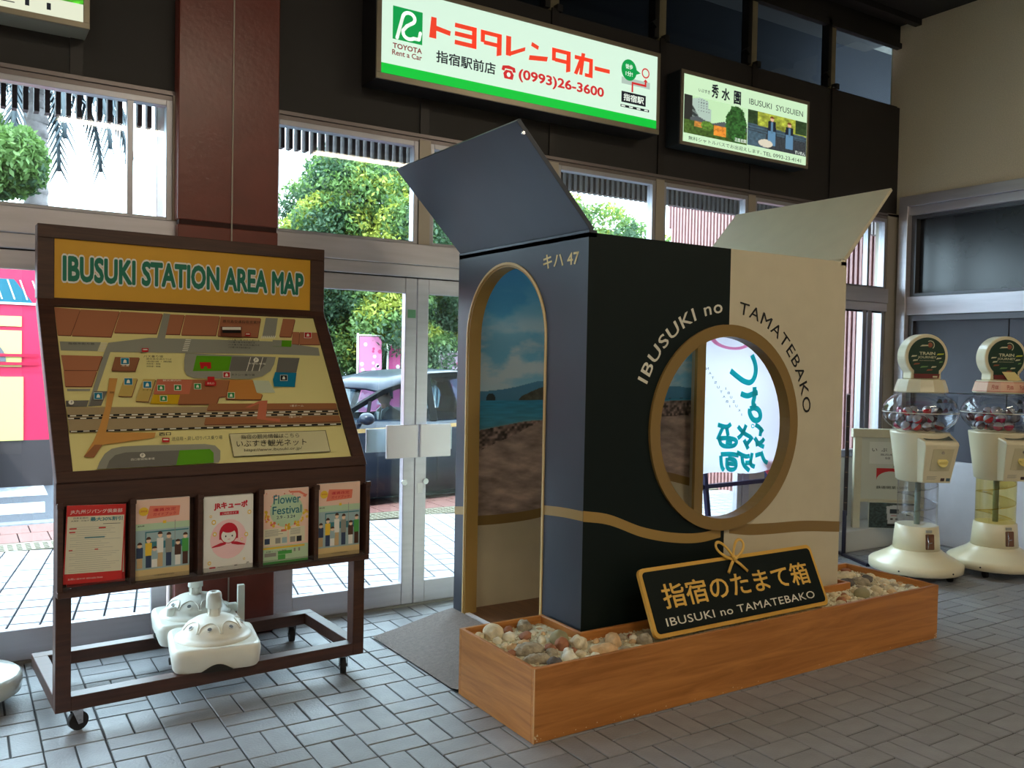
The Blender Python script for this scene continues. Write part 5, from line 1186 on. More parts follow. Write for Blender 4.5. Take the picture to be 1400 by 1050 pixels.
# ------------------------------------------------------------------ notice board, black easel, banner, rack, round base
u_ = Vector((.80, -.60, 0)); n_ = Vector((-.60, -.80, 0)); B0 = Vector((6.245, 4.545, 0))
nbt = thing('notice_board', 'cream wooden station notice board behind the left capsule machine', 'notice board', tuple(B0), 0)
def q_(a, z, o=0): return B0+u_*a+n_*o+Vector((0, 0, z))
NW = .54; CW = mat('cream painted wood', (204, 196, 172), .5, noise=.06)
def slab(name, a0, z0, a1, z1, th, m_, off=0, label=None): return MB().prism([q_(a0, z0, off), q_(a1, z0, off), q_(a1, z1, off), q_(a0, z1, off)], -n_*th).build(name, m_, nbt, world=True, bevel=.002, label=label)
slab('leg', -.012, .012, .045, .97, .05, CW, .012); slab('leg', NW-.045, .012, NW+.012, .97, .05, CW, .012)
slab('foot', -.02, 0, .05, .014, .10, BLACK, .035); slab('foot', NW-.05, 0, NW+.02, .014, .10, BLACK, .035)
slab('top_rail', -.03, .915, NW+.03, .985, .06, CW, .02); slab('board', .045, .40, NW-.045, .915, .012, mat('pale board face', (206, 206, 194), .4), .0)
slab('lower_rail', .045, .385, NW-.045, .41, .03, CW, .008)
m = MB()
def nt(body, a0, z0, a1, z1, k, **kw): text(m, body, lambda s, t: q_(a0+(a1-a0)*s, z0+(z1-z0)*t, .0016), k, **kw)
m.poly([q_(.11, .70, .0008), q_(.40, .70, .0008), q_(.40, .88, .0008), q_(.11, .88, .0008)], 2)
nt('い  ぶ  す  き', .13, .800, .40, .830, 0, bold=.01); nt('IBUSUKI', .20, .768, .30, .784, 0); nt('指宿', .235, .738, .275, .758, 0)
A = [(.17, .665), (.40, .665), (.40, .585)] + [(.285+.115*math.cos(a), .565+.075*math.sin(a)) for a in np.linspace(0, PI, 12)] + [(.17, .585)]
m.poly([q_(x, z, .001) for x, z in A], 1); nt('JR九州', .30, .672, .40, .690, 0, bold=.03); nt('鉄道開業150年', .17, .495, .43, .520, 0)
m.build('print', [KPRINT, RED, mat('whiter paper', (222, 222, 214), .5)], nbt, world=True)
def loco(S_, T):
    sh = S_.shape+(3,); b = lambda *c: np.broadcast_to(col(*c), sh); n2 = fbm(S_*24, T*20, 4, 8); c = b(60, 76, 78)*(.4+n2[..., None]*1.1)
    body = (S_ > .42-.06*(T-.1)) & (S_ < 1.0) & (T > .18) & (T < .92-.35*np.clip(.55-S_, 0, 1)); c = mix(c, b(206, 208, 212), body*1.0)
    c = mix(c, b(34, 44, 56), ((abs(S_-.56) < .10) & (abs(T-.66) < .09))*1.0); c = mix(c, b(34, 44, 56), ((S_ > .82) & (S_ < .94) & (abs(T-.62) < .10))*1.0)
    c = mix(c, b(180, 40, 50), ((abs(S_-.55) < .06) & (abs(T-.50) < .02))*1.0); c = mix(c, b(30, 34, 40), ((S_ > .40) & (T > .08) & (T < .18))*1.0); c = mix(c, b(60, 50, 50), (((abs(S_-.50) < .03) | (abs(S_-.62) < .03)) & (abs(T-.36) < .03))*1.0)
    return c
print_grid('train_photo', tuple(q_(.12, .175, .004)), tuple(u_*.36), (0, 0, .205), 70, 45, loco, vcol('plain photo', .4), nbt, label='photograph of a white train among trees')
slab('photo_board', .115, .17, .485, .385, .010, WHITEP, .0)
# black easel seen edge-on
ez = thing('sign_easel', 'black framed easel panel seen edge-on beside the cream box side', 'easel', (5.95, 4.42, 0), 0)
vd_ = Vector((.80, .60, 0)); e0 = Vector((5.905, 4.395, 0)); nn_ = Vector((.6, -.8, 0))
DKF = mat('dark brown-black frame', (44, 36, 36), .4)
m = MB(); a = e0; m.prism([a+Vector((0, 0, .32)), a+vd_*.30+Vector((0, 0, .32)), a+vd_*.30+Vector((0, 0, 1.27)), a+Vector((0, 0, 1.27))], nn_*.030); m.build('panel', DKF, ez, world=True, bevel=.003)
m = MB()
for k in range(7): m.prism([a+nn_*.006-vd_*.002+Vector((0, 0, .42+k*.12)), a+nn_*.024-vd_*.002+Vector((0, 0, .42+k*.12)), a+nn_*.024-vd_*.002+Vector((0, 0, .424+k*.12)), a+nn_*.006-vd_*.002+Vector((0, 0, .424+k*.12))], vd_*.003)
m.build('clip', mat('tan clip', (150, 120, 90), .5), ez, world=True)
MB().bar(e0+Vector((.005, -.01, .0)), e0+Vector((.005, -.01, .36)), .022, .022).build('post', mat('dark blue-grey steel tube', (58, 56, 74), .35, metal=.5), ez, world=True)
MB().bar((5.95, 4.46, .012), (5.765, 4.06, .012), .03, .024).build('foot', mat('dark blue-grey steel tube', (58, 56, 74), .35, metal=.5), ez, world=True, bevel=.002)

# banner hanging behind the booth, seen from its back
fl_ = thing('banner_flag', 'white cloth banner with turquoise handwriting, seen from behind through the round window', 'banner', (5.2, 4.42, 0), 0)
m = MB(); nx, ny = 30, 50
FX0, FX1, FZ0, FZ1 = 4.36, 5.235, .735, 2.0
def fp(s, t, o=0):
    x = FX0+(FX1-FX0)*s; z = FZ0-.0+(FZ1-FZ0)*t - (1-t)*.05*(1-s) + (1-t)*.02*math.sin(s*7)
    x += (1-t)*.03*s
    return Vector((x, 4.52-.10*s+.010*math.sin(s*9+t*3)*(1-.4*t)+.006*math.sin(t*14+s*3)-o, z))
m.add([fp(i/nx, j/ny) for j in range(ny+1) for i in range(nx+1)], [(j*(nx+1)+i, j*(nx+1)+i+1, (j+1)*(nx+1)+i+1, (j+1)*(nx+1)+i) for j in range(ny) for i in range(nx)], 0, True)
def cloth_ink(name, c):
    M_ = bpy.data.materials.new(name); M_.use_nodes = True
    nt_ = M_.node_tree; pb = nt_.nodes['Principled BSDF']; pb.inputs['Base Color'].default_value = L(*c); pb.inputs['Roughness'].default_value = .8
    tl = nt_.nodes.new('ShaderNodeBsdfTranslucent'); tl.inputs['Color'].default_value = L(*c); mx = nt_.nodes.new('ShaderNodeMixShader'); mx.inputs[0].default_value = .55
    nt_.links.new(pb.outputs[0], mx.inputs[1]); nt_.links.new(tl.outputs[0], mx.inputs[2]); nt_.links.new(mx.outputs[0], nt_.nodes['Material Output'].inputs['Surface'])
    return M_
CLOTH = cloth_ink('white translucent cloth', (236, 232, 246))
m.build('cloth', CLOTH, fl_, world=True)
# handwriting strokes, digitised in the drawing's units (x right, y down)
def fxy(x, y, o=.003):
    s = (x-68)/(490-68); t = 1-(y+150)/(745+150); return fp(min(max(s, 0), 1), min(max(t, 0), 1), o)
STROKES = [[(325, 150), (343, 200), (345, 250), (328, 290), (295, 285), (262, 262), (230, 235)], [(343, 310), (345, 360), (335, 395), (348, 410)], [(280, 345), (310, 358), (335, 345), (358, 338)],
    [(322, 420), (345, 412), (368, 430), (372, 470), (350, 482), (330, 470), (318, 440), (322, 420)], [(345, 500), (362, 512), (380, 540)], [(372, 515), (366, 560)], [(340, 565), (360, 600), (385, 618)], [(345, 600), (375, 590), (385, 575)], [(372, 640), (388, 690), (405, 705)], [(345, 655), (370, 650)],
    [(180, 505), (215, 520), (232, 500)], [(200, 520), (190, 550), (182, 580)], [(215, 520), (222, 560)], [(188, 575), (200, 615), (250, 612), (262, 580), (225, 570), (188, 575)], [(215, 590), (240, 592)], [(262, 510), (285, 540), (320, 560)], [(300, 500), (280, 550), (262, 570)], [(290, 575), (310, 620)], [(330, 560), (300, 600)],
    [(200, 660), (205, 720), (215, 735)], [(200, 655), (240, 650), (270, 655)], [(225, 670), (225, 730), (262, 728), (262, 680), (228, 672)], [(228, 700), (258, 700)], [(262, 640), (300, 660), (318, 655)], [(285, 660), (290, 700), (320, 730)], [(300, 690), (330, 690)], [(330, 640), (322, 700), (345, 712)]]
m = MB()
for stp in STROKES:
    # smooth each stroke
    pts = [np.array(p, float) for p in stp]
    for _ in range(2):
        q2 = [pts[0]]
        for a, b in zip(pts[:-1], pts[1:]): q2 += [a*.75+b*.25, a*.25+b*.75]
        pts = q2+[pts[-1]]
    m.tube([fxy(*p) for p in pts], .021 if stp[0][1] < 490 else .017, 8, flat=.10, nrm=(0, 1, 0))
m.tube([fxy(332+7*math.cos(a), 506+9*math.sin(a)) for a in np.linspace(0, 2*PI, 13)], .004, 6, flat=.2, nrm=(0, 1, 0))
m.build('handwriting', cloth_ink('turquoise ink', (60, 226, 230)), fl_, world=True)
m = MB()
for body, xa, ya, xb, yb in (('NATSUTABI', 135, 225, 228, 412), ('IBUSUKI', 212, 325, 280, 450)):
    k = len(body)
    for i, ch in enumerate(body):
        x = xa+(xb-xa)*i/(k-1); y = ya+(yb-ya)*i/(k-1); text(m, ch, lambda s, t: fxy(x+(5 if ch != 'I' else 1.2)*(1-2*s), y+6-12*t, .0035), 0, flip=True)
m.build('small_lettering', cloth_ink('dark teal ink', (40, 84, 90)), fl_, world=True)
m = MB(); c0 = (235, 62)
for i in range(40):
    a, b = 2*PI*i/40, 2*PI*(i+1)/40
    m.poly([fxy(c0[0]+rr*math.cos(t), c0[1]+rr*.68*math.sin(t), .003) for rr, t in ((100, a), (100, b), (80, b), (80, a))][::-1], 0)
for k in range(9):
    x = 160+k*18; y = 20+((k*37) % 40); m.poly([fxy(x+9*math.cos(t), y+10*math.sin(t), .0035) for t in np.linspace(0, 2*PI, 9)[:-1]][::-1], 0)
m.build('emblem', cloth_ink('pink ink', (255, 160, 205)), fl_, world=True)
m = MB(); m.cyl((5.262, 4.42, .05), (5.262, 4.42, 2.02), .012, 12); m.cyl((4.36, 4.525, 2.01), (5.262, 4.42, 2.01), .009, 10); m.build('pole', mat('white pole', (214, 212, 220), .4), fl_, world=True)
m = MB()
for z in (1.55, 1.0, 1.82): m.box(5.225, 4.405, z, 5.278, 4.435, z+.03)
m.build('clip', WHITEP, fl_, world=True)
MB().lathe([(.17, 0), (.18, .03), (.16, .06), (.03, .07), (.03, .12), (.0, .12)], (5.262, 4.42, 0), 32).build('base', BLACK, fl_, world=True)
m = MB(); m.prism([fp(.72, .0)+Vector((0, .03, .10)), fp(.72, 0)+Vector((.12, .02, .10)), fp(.72, 0)+Vector((.30, .02, -.10)), fp(.72, 0)+Vector((.20, .02, -.12))], (0, .006, 0)); m.build('corner_print', [mat('pink and teal cloth corner', (226, 90, 120), .7)], fl_, world=True)
# low dark barrier frame behind the banner
rk_ = thing('barrier_rack', 'dark blue-black metal barrier frame standing by the window behind the booth', 'rack', (4.45, 4.64, 0), 0)
DB = mat('dark navy metal', (38, 34, 70), .4, metal=.3)
for nm, a, b in (('top_bar', (4.34, 4.64, .715), (5.45, 4.66, .715)), ('cross_bar', (4.34, 4.64, .59), (5.45, 4.66, .60)), ('post', (4.53, 4.64, .715), (4.57, 4.60, .0)), ('post', (4.63, 4.64, .715), (4.70, 4.60, .0)), ('post', (5.42, 4.64, .70), (5.42, 4.60, .0)), ('post', (5.30, 4.64, .70), (5.30, 4.60, .0))):
    MB().bar(a, b, .03, .03).build(nm, DB, rk_, world=True)
# round base at the far left edge
o = thing('round_pole_base', 'round pale base on low casters cut off by the left picture edge', 'pole base', (.02, 4.28, 0), 0)
MB().lathe([(.0, .045), (.20, .045), (.226, .060), (.232, .10), (.228, .125), (.215, .135), (.12, .150), (.0, .152)], (.02, 4.28, 0), 56).build('disc', mat('pale grey enamel', (200, 206, 200), .2, coat=.5), o, world=True)
m = MB()
for k in range(4):
    a = .3+k*PI/2; x, y = .02+.17*math.cos(a), 4.28+.17*math.sin(a); m.cyl((x-.01, y, .022), (x+.01, y, .022), .022, 12); m.cyl((x, y, .03), (x, y, .048), .008, 8)
m.build('casters', RUBBER, o, world=True, kind='stuff')
MB().cyl((.02, 4.28, .15), (.02, 4.28, .95), .02, 16).build('pole', STEEL, o, world=True)

# ------------------------------------------------------------------ outside: pavement, kerb, road
rot = math.radians(-11)
pv = MB().box(-12, YW+.15, -.10, 16, 8.75, -.012).build('pavement', mat('dark paving joint', (34, 34, 40), .9, spec=.1), kind='structure')
PAVT = mat('pale outdoor paving tile', (160, 158, 164), .7, noise=.08, nscale=10, objvar=.05)
def outside_vis(x, y):
    v = in_view(x, y)
    return v is not None and v[0] < 1110 and not (660 < v[0] < 900)
tw, td = .144, .152; c_, s_ = math.cos(rot), math.sin(rot); pc = []
for i in range(-90, 110):
    for j in range(-30, 40):
        lx, ly = i*.1575, j*.166; x = 1.8+lx*c_+ly*s_*-1; y = 5.6+lx*s_+ly*c_
        if y < YW+.20 or y > 7.45 or x < -3 or x > 12: continue
        if outside_vis(x, y): pc.append((in_view(x, y)[2], x, y))
pc.sort()
pme = bpy.data.meshes.new('paving_tile'); bb_ = MB().box(-tw/2, -td/2, -.02, tw/2, td/2, 0); pme.from_pydata(bb_.v, [], bb_.f); pme.materials.append(PAVT); pme.update()
for _, x, y in pc[:300]:
    o = bpy.data.objects.new('paving_tile', pme); COL.objects.link(o); o.parent = pv; o.location = (x, y, -.002+random.uniform(-.001, .001)); o.rotation_euler = (0, 0, rot)
b = MB()
for _, x, y in pc[300:]:
    p = [(x+u*c_-v*s_, y+u*s_+v*c_) for u, v in ((-tw/2, -td/2), (tw/2, -td/2), (tw/2, td/2), (-tw/2, td/2))]
    b.prism([(q[0], q[1], -.02) for q in p], (0, 0, .018))
b.build('paving_field', PAVT, pv, kind='stuff')
# tactile strip with raised dots
tc_ = MB().box(-12, 7.48, -.02, 16, 7.78, .0).build('tactile_strip', mat('cream tactile tile', (108, 104, 90), .7), pv)
V = MB()
for i in range(-60, 160):
    for j in range(4):
        x = i*.06; y = 7.52+j*.06
        if 0 < x < 5 and outside_vis(x, y): V.box(x-.016, y-.016, 0, x+.016, y+.016, .006)
V.build('tactile_dots', mat('cream tactile tile', (204, 200, 176), .7), pv, kind='stuff')
b = MB()
for i in range(-50, 70): b.box(i*.22, 7.80, -.02, i*.22+.21, 8.18, -.001); b.box(i*.22+.1, 8.19, -.02, i*.22+.31, 8.55, -.001)
b.build('brick_band', mat('pale reddish paving', (112, 76, 72), .8, noise=.12, nscale=8), pv, kind='stuff')
kb = struct_empty('kerb', (0, 8.6, 0))
KM = mat('pale granite kerb', (92, 94, 102), .7, noise=.25, nscale=30)
for i in range(-4, 10): MB().box(i*1.0, 8.57, -.16, i*1.0+.985, 8.75, .005).build('kerb_stone', KM, kb, world=True, bevel=.015)
MB().box(-30, 8.75, -.25, 60, 60, -.14).build('road', mat('grey asphalt', (52, 56, 66), .85, noise=.12, nscale=40), kind='structure')
b = MB()
for x0, y0, x1, y1 in ((-2.0, 10.0, .78, 10.7), (-2.0, 11.2, .9, 13.4)):
    b.poly([(x0, y0, -.137), (x1, y0, -.137), (x1+.05, y1, -.137), (x0, y1, -.137)])
b.build('road_marking', mat('worn white road paint', (150, 152, 160), .8, noise=.30, nscale=25), bpy.data.objects['road'])
MB().box(-12, 9.15, -.139, 16, 9.22, -.1365).build('road_line', mat('white kerb line', (220, 222, 226), .8), bpy.data.objects['road'])

# ------------------------------------------------------------------ car with its driver
def car(label, loc, rz, paint, dark, driver=False, van=False, group=None):
    o = thing('taxi' if driver else 'parked_van', label, 'car', loc, rz, group)
    Lc = 4.5; top = 1.50 if not van else 1.82
    # side profile of the lower body (x forward = -x)
    hood = [(-2.25, .55), (-2.22, .70), (-2.05, .80), (-1.6, .90), (-1.05, 1.00), (-.6, 1.0), (.2, .98), (1.2, 1.0), (1.9, 1.04), (2.18, 1.02), (2.25, .85), (2.25, .5)]
    if van: hood = [(-2.25, .55), (-2.22, .80), (-2.05, .95), (-1.75, 1.05), (-1.3, 1.08), (-.6, 1.05), (.2, 1.05), (1.2, 1.05), (1.9, 1.05), (2.2, 1.05), (2.25, .9), (2.25, .5)]
    v = []; xs = [p[0] for p in hood]
    for x, zt in hood:
        e = min(1, (2.32-abs(x))/.45)**.5; W_ = .84*(.62+.38*e)
        v += [(x, -W_*.93, .22), (x, -W_, .45), (x, -W_*1.0, .70 if zt > .75 else zt-.04), (x, -W_*.965, zt-.02), (x, -W_*.80, zt), (x, W_*.80, zt), (x, W_*.965, zt-.02), (x, W_, .70 if zt > .75 else zt-.04), (x, W_, .45), (x, W_*.93, .22)]
    b = MB(); n = 10; f = []
    for i in range(len(hood)-1):
        for k in range(n):
            kk = (k+1) % n
            if k == 4 and hood[i][0] > -1.0 and hood[i+1][0] < 1.95: continue   # open under the cabin
            f.append((i*n+k, (i+1)*n+k, (i+1)*n+kk, i*n+kk))
    f += [tuple(range(n)), tuple(range((len(hood)-1)*n, len(hood)*n))[::-1]]
    b.add(v, f, 0, True); b.build('body', paint, o)
    # roof shell
    rp = [(-.42, top-.20), (-.15, top-.085), (.2, top-.02), (.6, top), (1.0, top-.02), (1.35, top-.10)] if not van else [(-.95, top-.20), (-.7, top-.06), (-.2, top), (.6, top), (1.5, top-.01), (1.95, top-.06)]
    v = []; 
    for x, z in rp: v += [(x, -.60, z-.05), (x, -.56, z-.01), (x, -.3, z+.01), (x, .3, z+.01), (x, .56, z-.01), (x, .60, z-.05)]
    b = MB(); b.add(v, [(i*6+k, (i+1)*6+k, (i+1)*6+k+1, i*6+k+1) for i in range(len(rp)-1) for k in range(5)], 0, True); ro = b.build('roof', paint, o); md = ro.modifiers.new('t', 'SOLIDIFY'); md.thickness = .03
    ax, az = (-1.15, .98) if not van else (-1.55, 1.05); cx_ = 1.95 if not van else 2.15
    P = MB()
    for s in (-1, 1):
        P.bar((ax, s*.76, az), (rp[0][0], s*.59, rp[0][1]-.03), .05, .05); P.bar((rp[0][0], s*.59, rp[0][1]-.03), (rp[2][0], s*.60, rp[2][1]-.035), .04, .05)
        for i in range(2, len(rp)-1): P.bar((rp[i][0], s*.60, rp[i][1]-.035), (rp[i+1][0], s*.60, rp[i+1][1]-.035), .04, .05)
        P.bar((.12, s*.79, .97), (.16, s*.60, top-.05), .07, .03); P.bar((cx_-.28, s*.78, 1.0), (rp[-1][0], s*.60, rp[-1][1]-.03), .16, .05); P.bar((-.72, s*.78, .98), (-.60, s*.66, (az+rp[0][1])/2+.04), .03, .03) if not van else None
    P.build('pillars', dark, o)
    G = glass('car glass', (196, 208, 216), .12)
    g = MB(); g.poly([(ax, -.72, az), (ax, .72, az), (rp[0][0], .56, rp[0][1]-.02), (rp[0][0], -.56, rp[0][1]-.02)]); g.build('windshield', G, o)
    g = MB(); g.poly([(cx_, -.66, 1.02), (cx_, .66, 1.02), (rp[-1][0], .54, rp[-1][1]-.02), (rp[-1][0], -.54, rp[-1][1]-.02)]); g.build('rear_window', G, o)
    for s in (-1, 1):
        MB().poly([(ax+.1, s*.785, .985), (.10, s*.79, .975), (.14, s*.605, top-.045), (rp[1][0], s*.602, rp[1][1]-.04), (rp[0][0]-.02, s*.60, rp[0][1]-.05)]).build('side_window', G, o)
        MB().poly([(.18, s*.79, .975), (cx_-.35, s*.78, 1.01), (rp[-1][0]-.08, s*.605, rp[-1][1]-.04), (rp[3][0], s*.605, rp[3][1]-.05), (.22, s*.605, top-.055)]).build('side_window', G if s > 0 else glass('tinted car glass', (110, 134, 150), .5), o)
        m_ = MB(); m_.ball((-.82, s*.93, 1.03), .1, 14, 8, 0, (.75, .9, .62)); m_.bar((-.82, s*.80, .99), (-.82, s*.88, 1.0), .05, .04); m_.build('wing_mirror', paint, o)
        MB().box(-.30 if s < 0 else -.3, s*.838-.006, .80, -.12, s*.838+.006, .825).box(.95, s*.838-.006, .82, 1.13, s*.838+.006, .845).build('door_handle', CHROME, o)
        for x in (-.95, .14, 1.20): MB().box(x-.004, s*.842-.003, .32, x+.004, s*.842+.003, .94).build('door_seam', BLACK, o)
        for x in (-1.40, 1.32):
            w_ = MB(); w_.cyl((x, s*.66, .31), (x, s*.845, .31), .315, 28); w_ = w_.build('wheel', RUBBER, o)
            h = MB(); h.cyl((x, s*.84, .31), (x, s*.85, .31), .20, 24)
            for k in range(5): a = k*2*PI/5; h.bar((x, s*.852, .31), (x+.2*math.cos(a), s*.852, .31+.2*math.sin(a)), .012, .05, up=(0, 1, 0))
            h.build('hub', CHROME, w_)
    if driver:
        for s in (-1, 1): MB().prism([(-1.9, s*.845, .895), (-.9, s*.848, .925), (1.9, s*.846, .960), (1.9, s*.848, .925), (-.9, s*.850, .885), (-1.9, s*.846, .865)], (0, s*.003, 0)).build('gold_stripe', mat('gold car stripe', (204, 170, 110), .4), o)
        MB().box(-.95, -.72, .28, .9, .72, .34).build('cabin_floor', BLACK, o)
        MB().prism([(-1.15, -.7, .70), (-.95, -.7, .96), (-.86, -.7, .70)], (0, 1.4, 0)).build('dashboard', BLACK, o)
        for y in (-.36, .36):
            st2 = MB(); st2.box(-.02, y-.24, .34, .48, y+.24, .46); st2.prism([(.41, y-.23, .46), (.54, y-.23, .46), (.68, y-.20, 1.02), (.58, y-.20, 1.04)], (0, .46, 0)); st2.prism([(.60, y-.11, 1.06), (.68, y-.11, 1.05), (.70, y-.10, 1.20), (.64, y-.10, 1.21)], (0, .22, 0)); st2.build('seat', mat('dark grey seat', (50, 52, 58), .7), o, bevel=.02, seg=2)
        m_ = MB(); m_.tube([(-.14-.06*math.sin(a), .36+.17*math.cos(a), .80+.16*math.sin(a)) for a in np.linspace(0, 2*PI, 25)], .014, 8); m_.bar((-.14, .36, .80), (-.9, .36, .72), .05, .05); m_.build('steering_wheel', BLACK, o)
    m_ = MB(); m_.prism([(-2.2, -.74, .62), (-2.0, -.82, .64), (-1.85, -.835, .74), (-2.12, -.78, .74)], (0, .05, 0)); m_.build('headlamp', CHROME, o)
    MB().box(2.20, -.78, .78, 2.262, -.52, .95).build('tail_lamp', mat('red tail lamp', (150, 20, 24), .3), o)
    return o
CARP = mat('black-blue car paint', (26, 34, 50), .3, coat=.12, spec=.25)
crz = math.radians(11); cloc = Vector((4.03, 9.05, -.139))
CBLK = mat('matt black car trim', (12, 14, 18), .7, spec=.1)
car('dark taxi with gold side stripe outside the glass doors', tuple(cloc), crz, CARP, CBLK, driver=True)
SILVP = mat('pale silver car paint', (186, 196, 208), .2, metal=.3, coat=1)
car('pale silver van parked outside, seen past the banner through the round window', (12.4, 9.9, -.139), math.radians(3), SILVP, STEELD, van=True)

def man_driver():
    """seated man in a dark suit, holding the wheel, looking down and ahead (towards -x)"""
    o = thing('person', 'man in dark suit and white collar sitting at the wheel of the dark taxi', 'person', (0, 0, 0), crz)
    R_ = Matrix.Rotation(crz, 3, 'Z'); o.location = cloc + R_ @ Vector((.24, .36, .44))   # seat on the far side (right-hand drive)
    J = [(0.06, 0, .08), (.10, 0, .28), (.13, 0, .46), (.10, 0, .58), (.09, 0, .64),      # pelvis, waist, chest, neck base, neck
         (.12, -.19, .50), (-.02, -.25, .32), (-.28, -.15, .30),                         # near arm
         (.12, .19, .50), (-.02, .25, .32), (-.28, .15, .30),
         (-.10, -.10, .06), (-.46, -.12, .10), (-.62, -.12, -.14),                          # thigh, knee, shin
         (-.10, .10, .06), (-.46, .12, .10), (-.62, .12, -.14)]
    E_ = [(0, 1), (1, 2), (2, 3), (3, 4), (2, 5), (5, 6), (6, 7), (2, 8), (8, 9), (9, 10), (0, 11), (11, 12), (12, 13), (0, 14), (14, 15), (15, 16)]
    rad = [(.15, .12), (.15, .11), (.17, .12), (.075, .075), (.055, .06), (.075, .075), (.052, .052), (.038, .038), (.075, .075), (.052, .052), (.038, .038), (.09, .09), (.068, .068), (.05, .05), (.09, .09), (.068, .068), (.05, .05)]
    me = bpy.data.meshes.new('body'); me.from_pydata(J, E_, []); ob = bpy.data.objects.new('tmp', me); COL.objects.link(ob)
    ob.modifiers.new('s', 'SKIN')
    for i, r_ in enumerate(rad): me.skin_vertices[0].data[i].radius = r_
    me.skin_vertices[0].data[0].use_root = True
    sb = ob.modifiers.new('u', 'SUBSURF'); sb.levels = 2; sb.render_levels = 2
    bpy.context.view_layer.update()
    m2 = bpy.data.meshes.new_from_object(ob.evaluated_get(bpy.context.evaluated_depsgraph_get())); bpy.data.objects.remove(ob)
    m2.materials.clear(); m2.materials.append(mat('dark suit cloth', (30, 38, 50), .8))
    for p in m2.polygons: p.use_smooth = True
    bd = bpy.data.objects.new('suit', m2); COL.objects.link(bd); bd.parent = o
    SKIN = mat('warm skin', (196, 146, 120), .55)
    h = MB(); hc = Vector((.055, 0, .765))
    # head as a shaped lathe-like shell : rows of rings
    rows = [(-.115, .035, .045, .015), (-.10, .060, .060, .01), (-.07, .078, .068, .002), (-.03, .090, .074, 0), (.01, .096, .077, 0), (.05, .097, .078, .004), (.085, .082, .068, .008), (.108, .050, .045, .01), (.118, .012, .012, .01)]
    v = []; n = 20
    for z, rx, ry, ox in rows:
        for i in range(n):
            a = 2*PI*i/n; x = -math.cos(a)*rx+ox*0; y = math.sin(a)*ry
            face = max(0, math.cos(a))**6
            if -.035 < z < .02: x -= face*.016 if z < 0 else face*.004    # nose
            if z < -.08: x -= face*.006
            if .0 <= z < .03 and face < .7 and math.cos(a) > .4: x += .008   # eye hollows
            v.append(hc+Vector((x, y, z)))
    h.add(v, [(k*n+i, k*n+(i+1) % n, (k+1)*n+(i+1) % n, (k+1)*n+i) for k in range(len(rows)-1) for i in range(n)], 0, True)
    h.add(v[:n], [tuple(range(n))], 0); h.add(v[-n:], [tuple(range(n))[::-1]], 0)
    for s in (-1, 1): h.ball(hc+Vector((.005, s*.078, -.002)), .026, 10, 6, 0, (.6, .35, 1.1))
    h.cyl(hc+Vector((.02, 0, -.16)), hc+Vector((.01, 0, -.07)), .05, 16)
    h.build('head', SKIN, o)
    m_ = MB()
    for s in (-1, 1): m_.ball(hc+Vector((-.083, s*.031, .012)), .010, 8, 6, 0, (.6, 1.2, .6)); m_.bar(hc+Vector((-.088, s*.016, .034)), hc+Vector((-.080, s*.048, .036)), .008, .006)
    m_.build('eyes', BLACK, o); m_ = MB(); m_.bar(hc+Vector((-.088, -.022, -.062)), hc+Vector((-.088, .022, -.062)), .006, .007); m_.build('mouth', mat('lips', (160, 96, 86), .5), o)
    m_ = MB(); hv = []
    for k, t in enumerate(np.linspace(-.15, 1, 7)):
        for i in range(n):
            a = 2*PI*i/n; z = -.01+.135*math.sin(t*PI/2) if t > 0 else -.01-.05*max(0, -math.cos(a)); rr = math.cos(max(t, 0)*PI/2)
            fx = math.cos(a); x = -fx*.100*rr; 
            if fx > .35 and z < .062: z = .062
            hv.append(hc+Vector((x+.010, math.sin(a)*.083*rr, z)))
    m_.add(hv, [(k*n+i, k*n+(i+1) % n, (k+1)*n+(i+1) % n, (k+1)*n+i) for k in range(6) for i in range(n)], 0, True); m_.build('hair', mat('dark hair', (34, 30, 30), .6), o)
    m_ = MB(); m_.prism([(-.02, -.055, .575), (.05, -.075, .62), (.08, -.07, .60), (-.01, -.03, .46)], (0, .012, 0)); m_.prism([(-.02, .055, .575), (.05, .075, .62), (.08, .07, .60), (-.01, .03, .46)], (0, -.012, 0)); m_.prism([(-.035, -.03, .56), (-.035, .03, .56), (-.035, .0, .40)], (.02, 0, 0)); m_.build('shirt_collar', WHITEP, o)
    # hands on the wheel: palm, four fingers and a thumb each, curled round the rim
    for s in (-1, 1):
        P = Vector((-.34, s*.14, .30)); hd_ = MB(); hd_.ball(P, .038, 12, 8, 0, (1.1, .8, .9))
        for k in range(4):
            y = (k-1.5)*.018; l = (.028, .033, .031, .024)[k]
            hd_.tube([P+Vector((-.02, y, .02)), P+Vector((-.035-l*.6, y, .028)), P+Vector((-.045-l, y, .004)), P+Vector((-.04-l*.7, y, -.016))], .0085, 8)
        hd_.tube([P+Vector((0, -s*.028, .005)), P+Vector((-.03, -s*.045, .018)), P+Vector((-.055, -s*.04, .012))], .0095, 8)
        hd_.build('hand', SKIN, o)
    return o
man_driver()

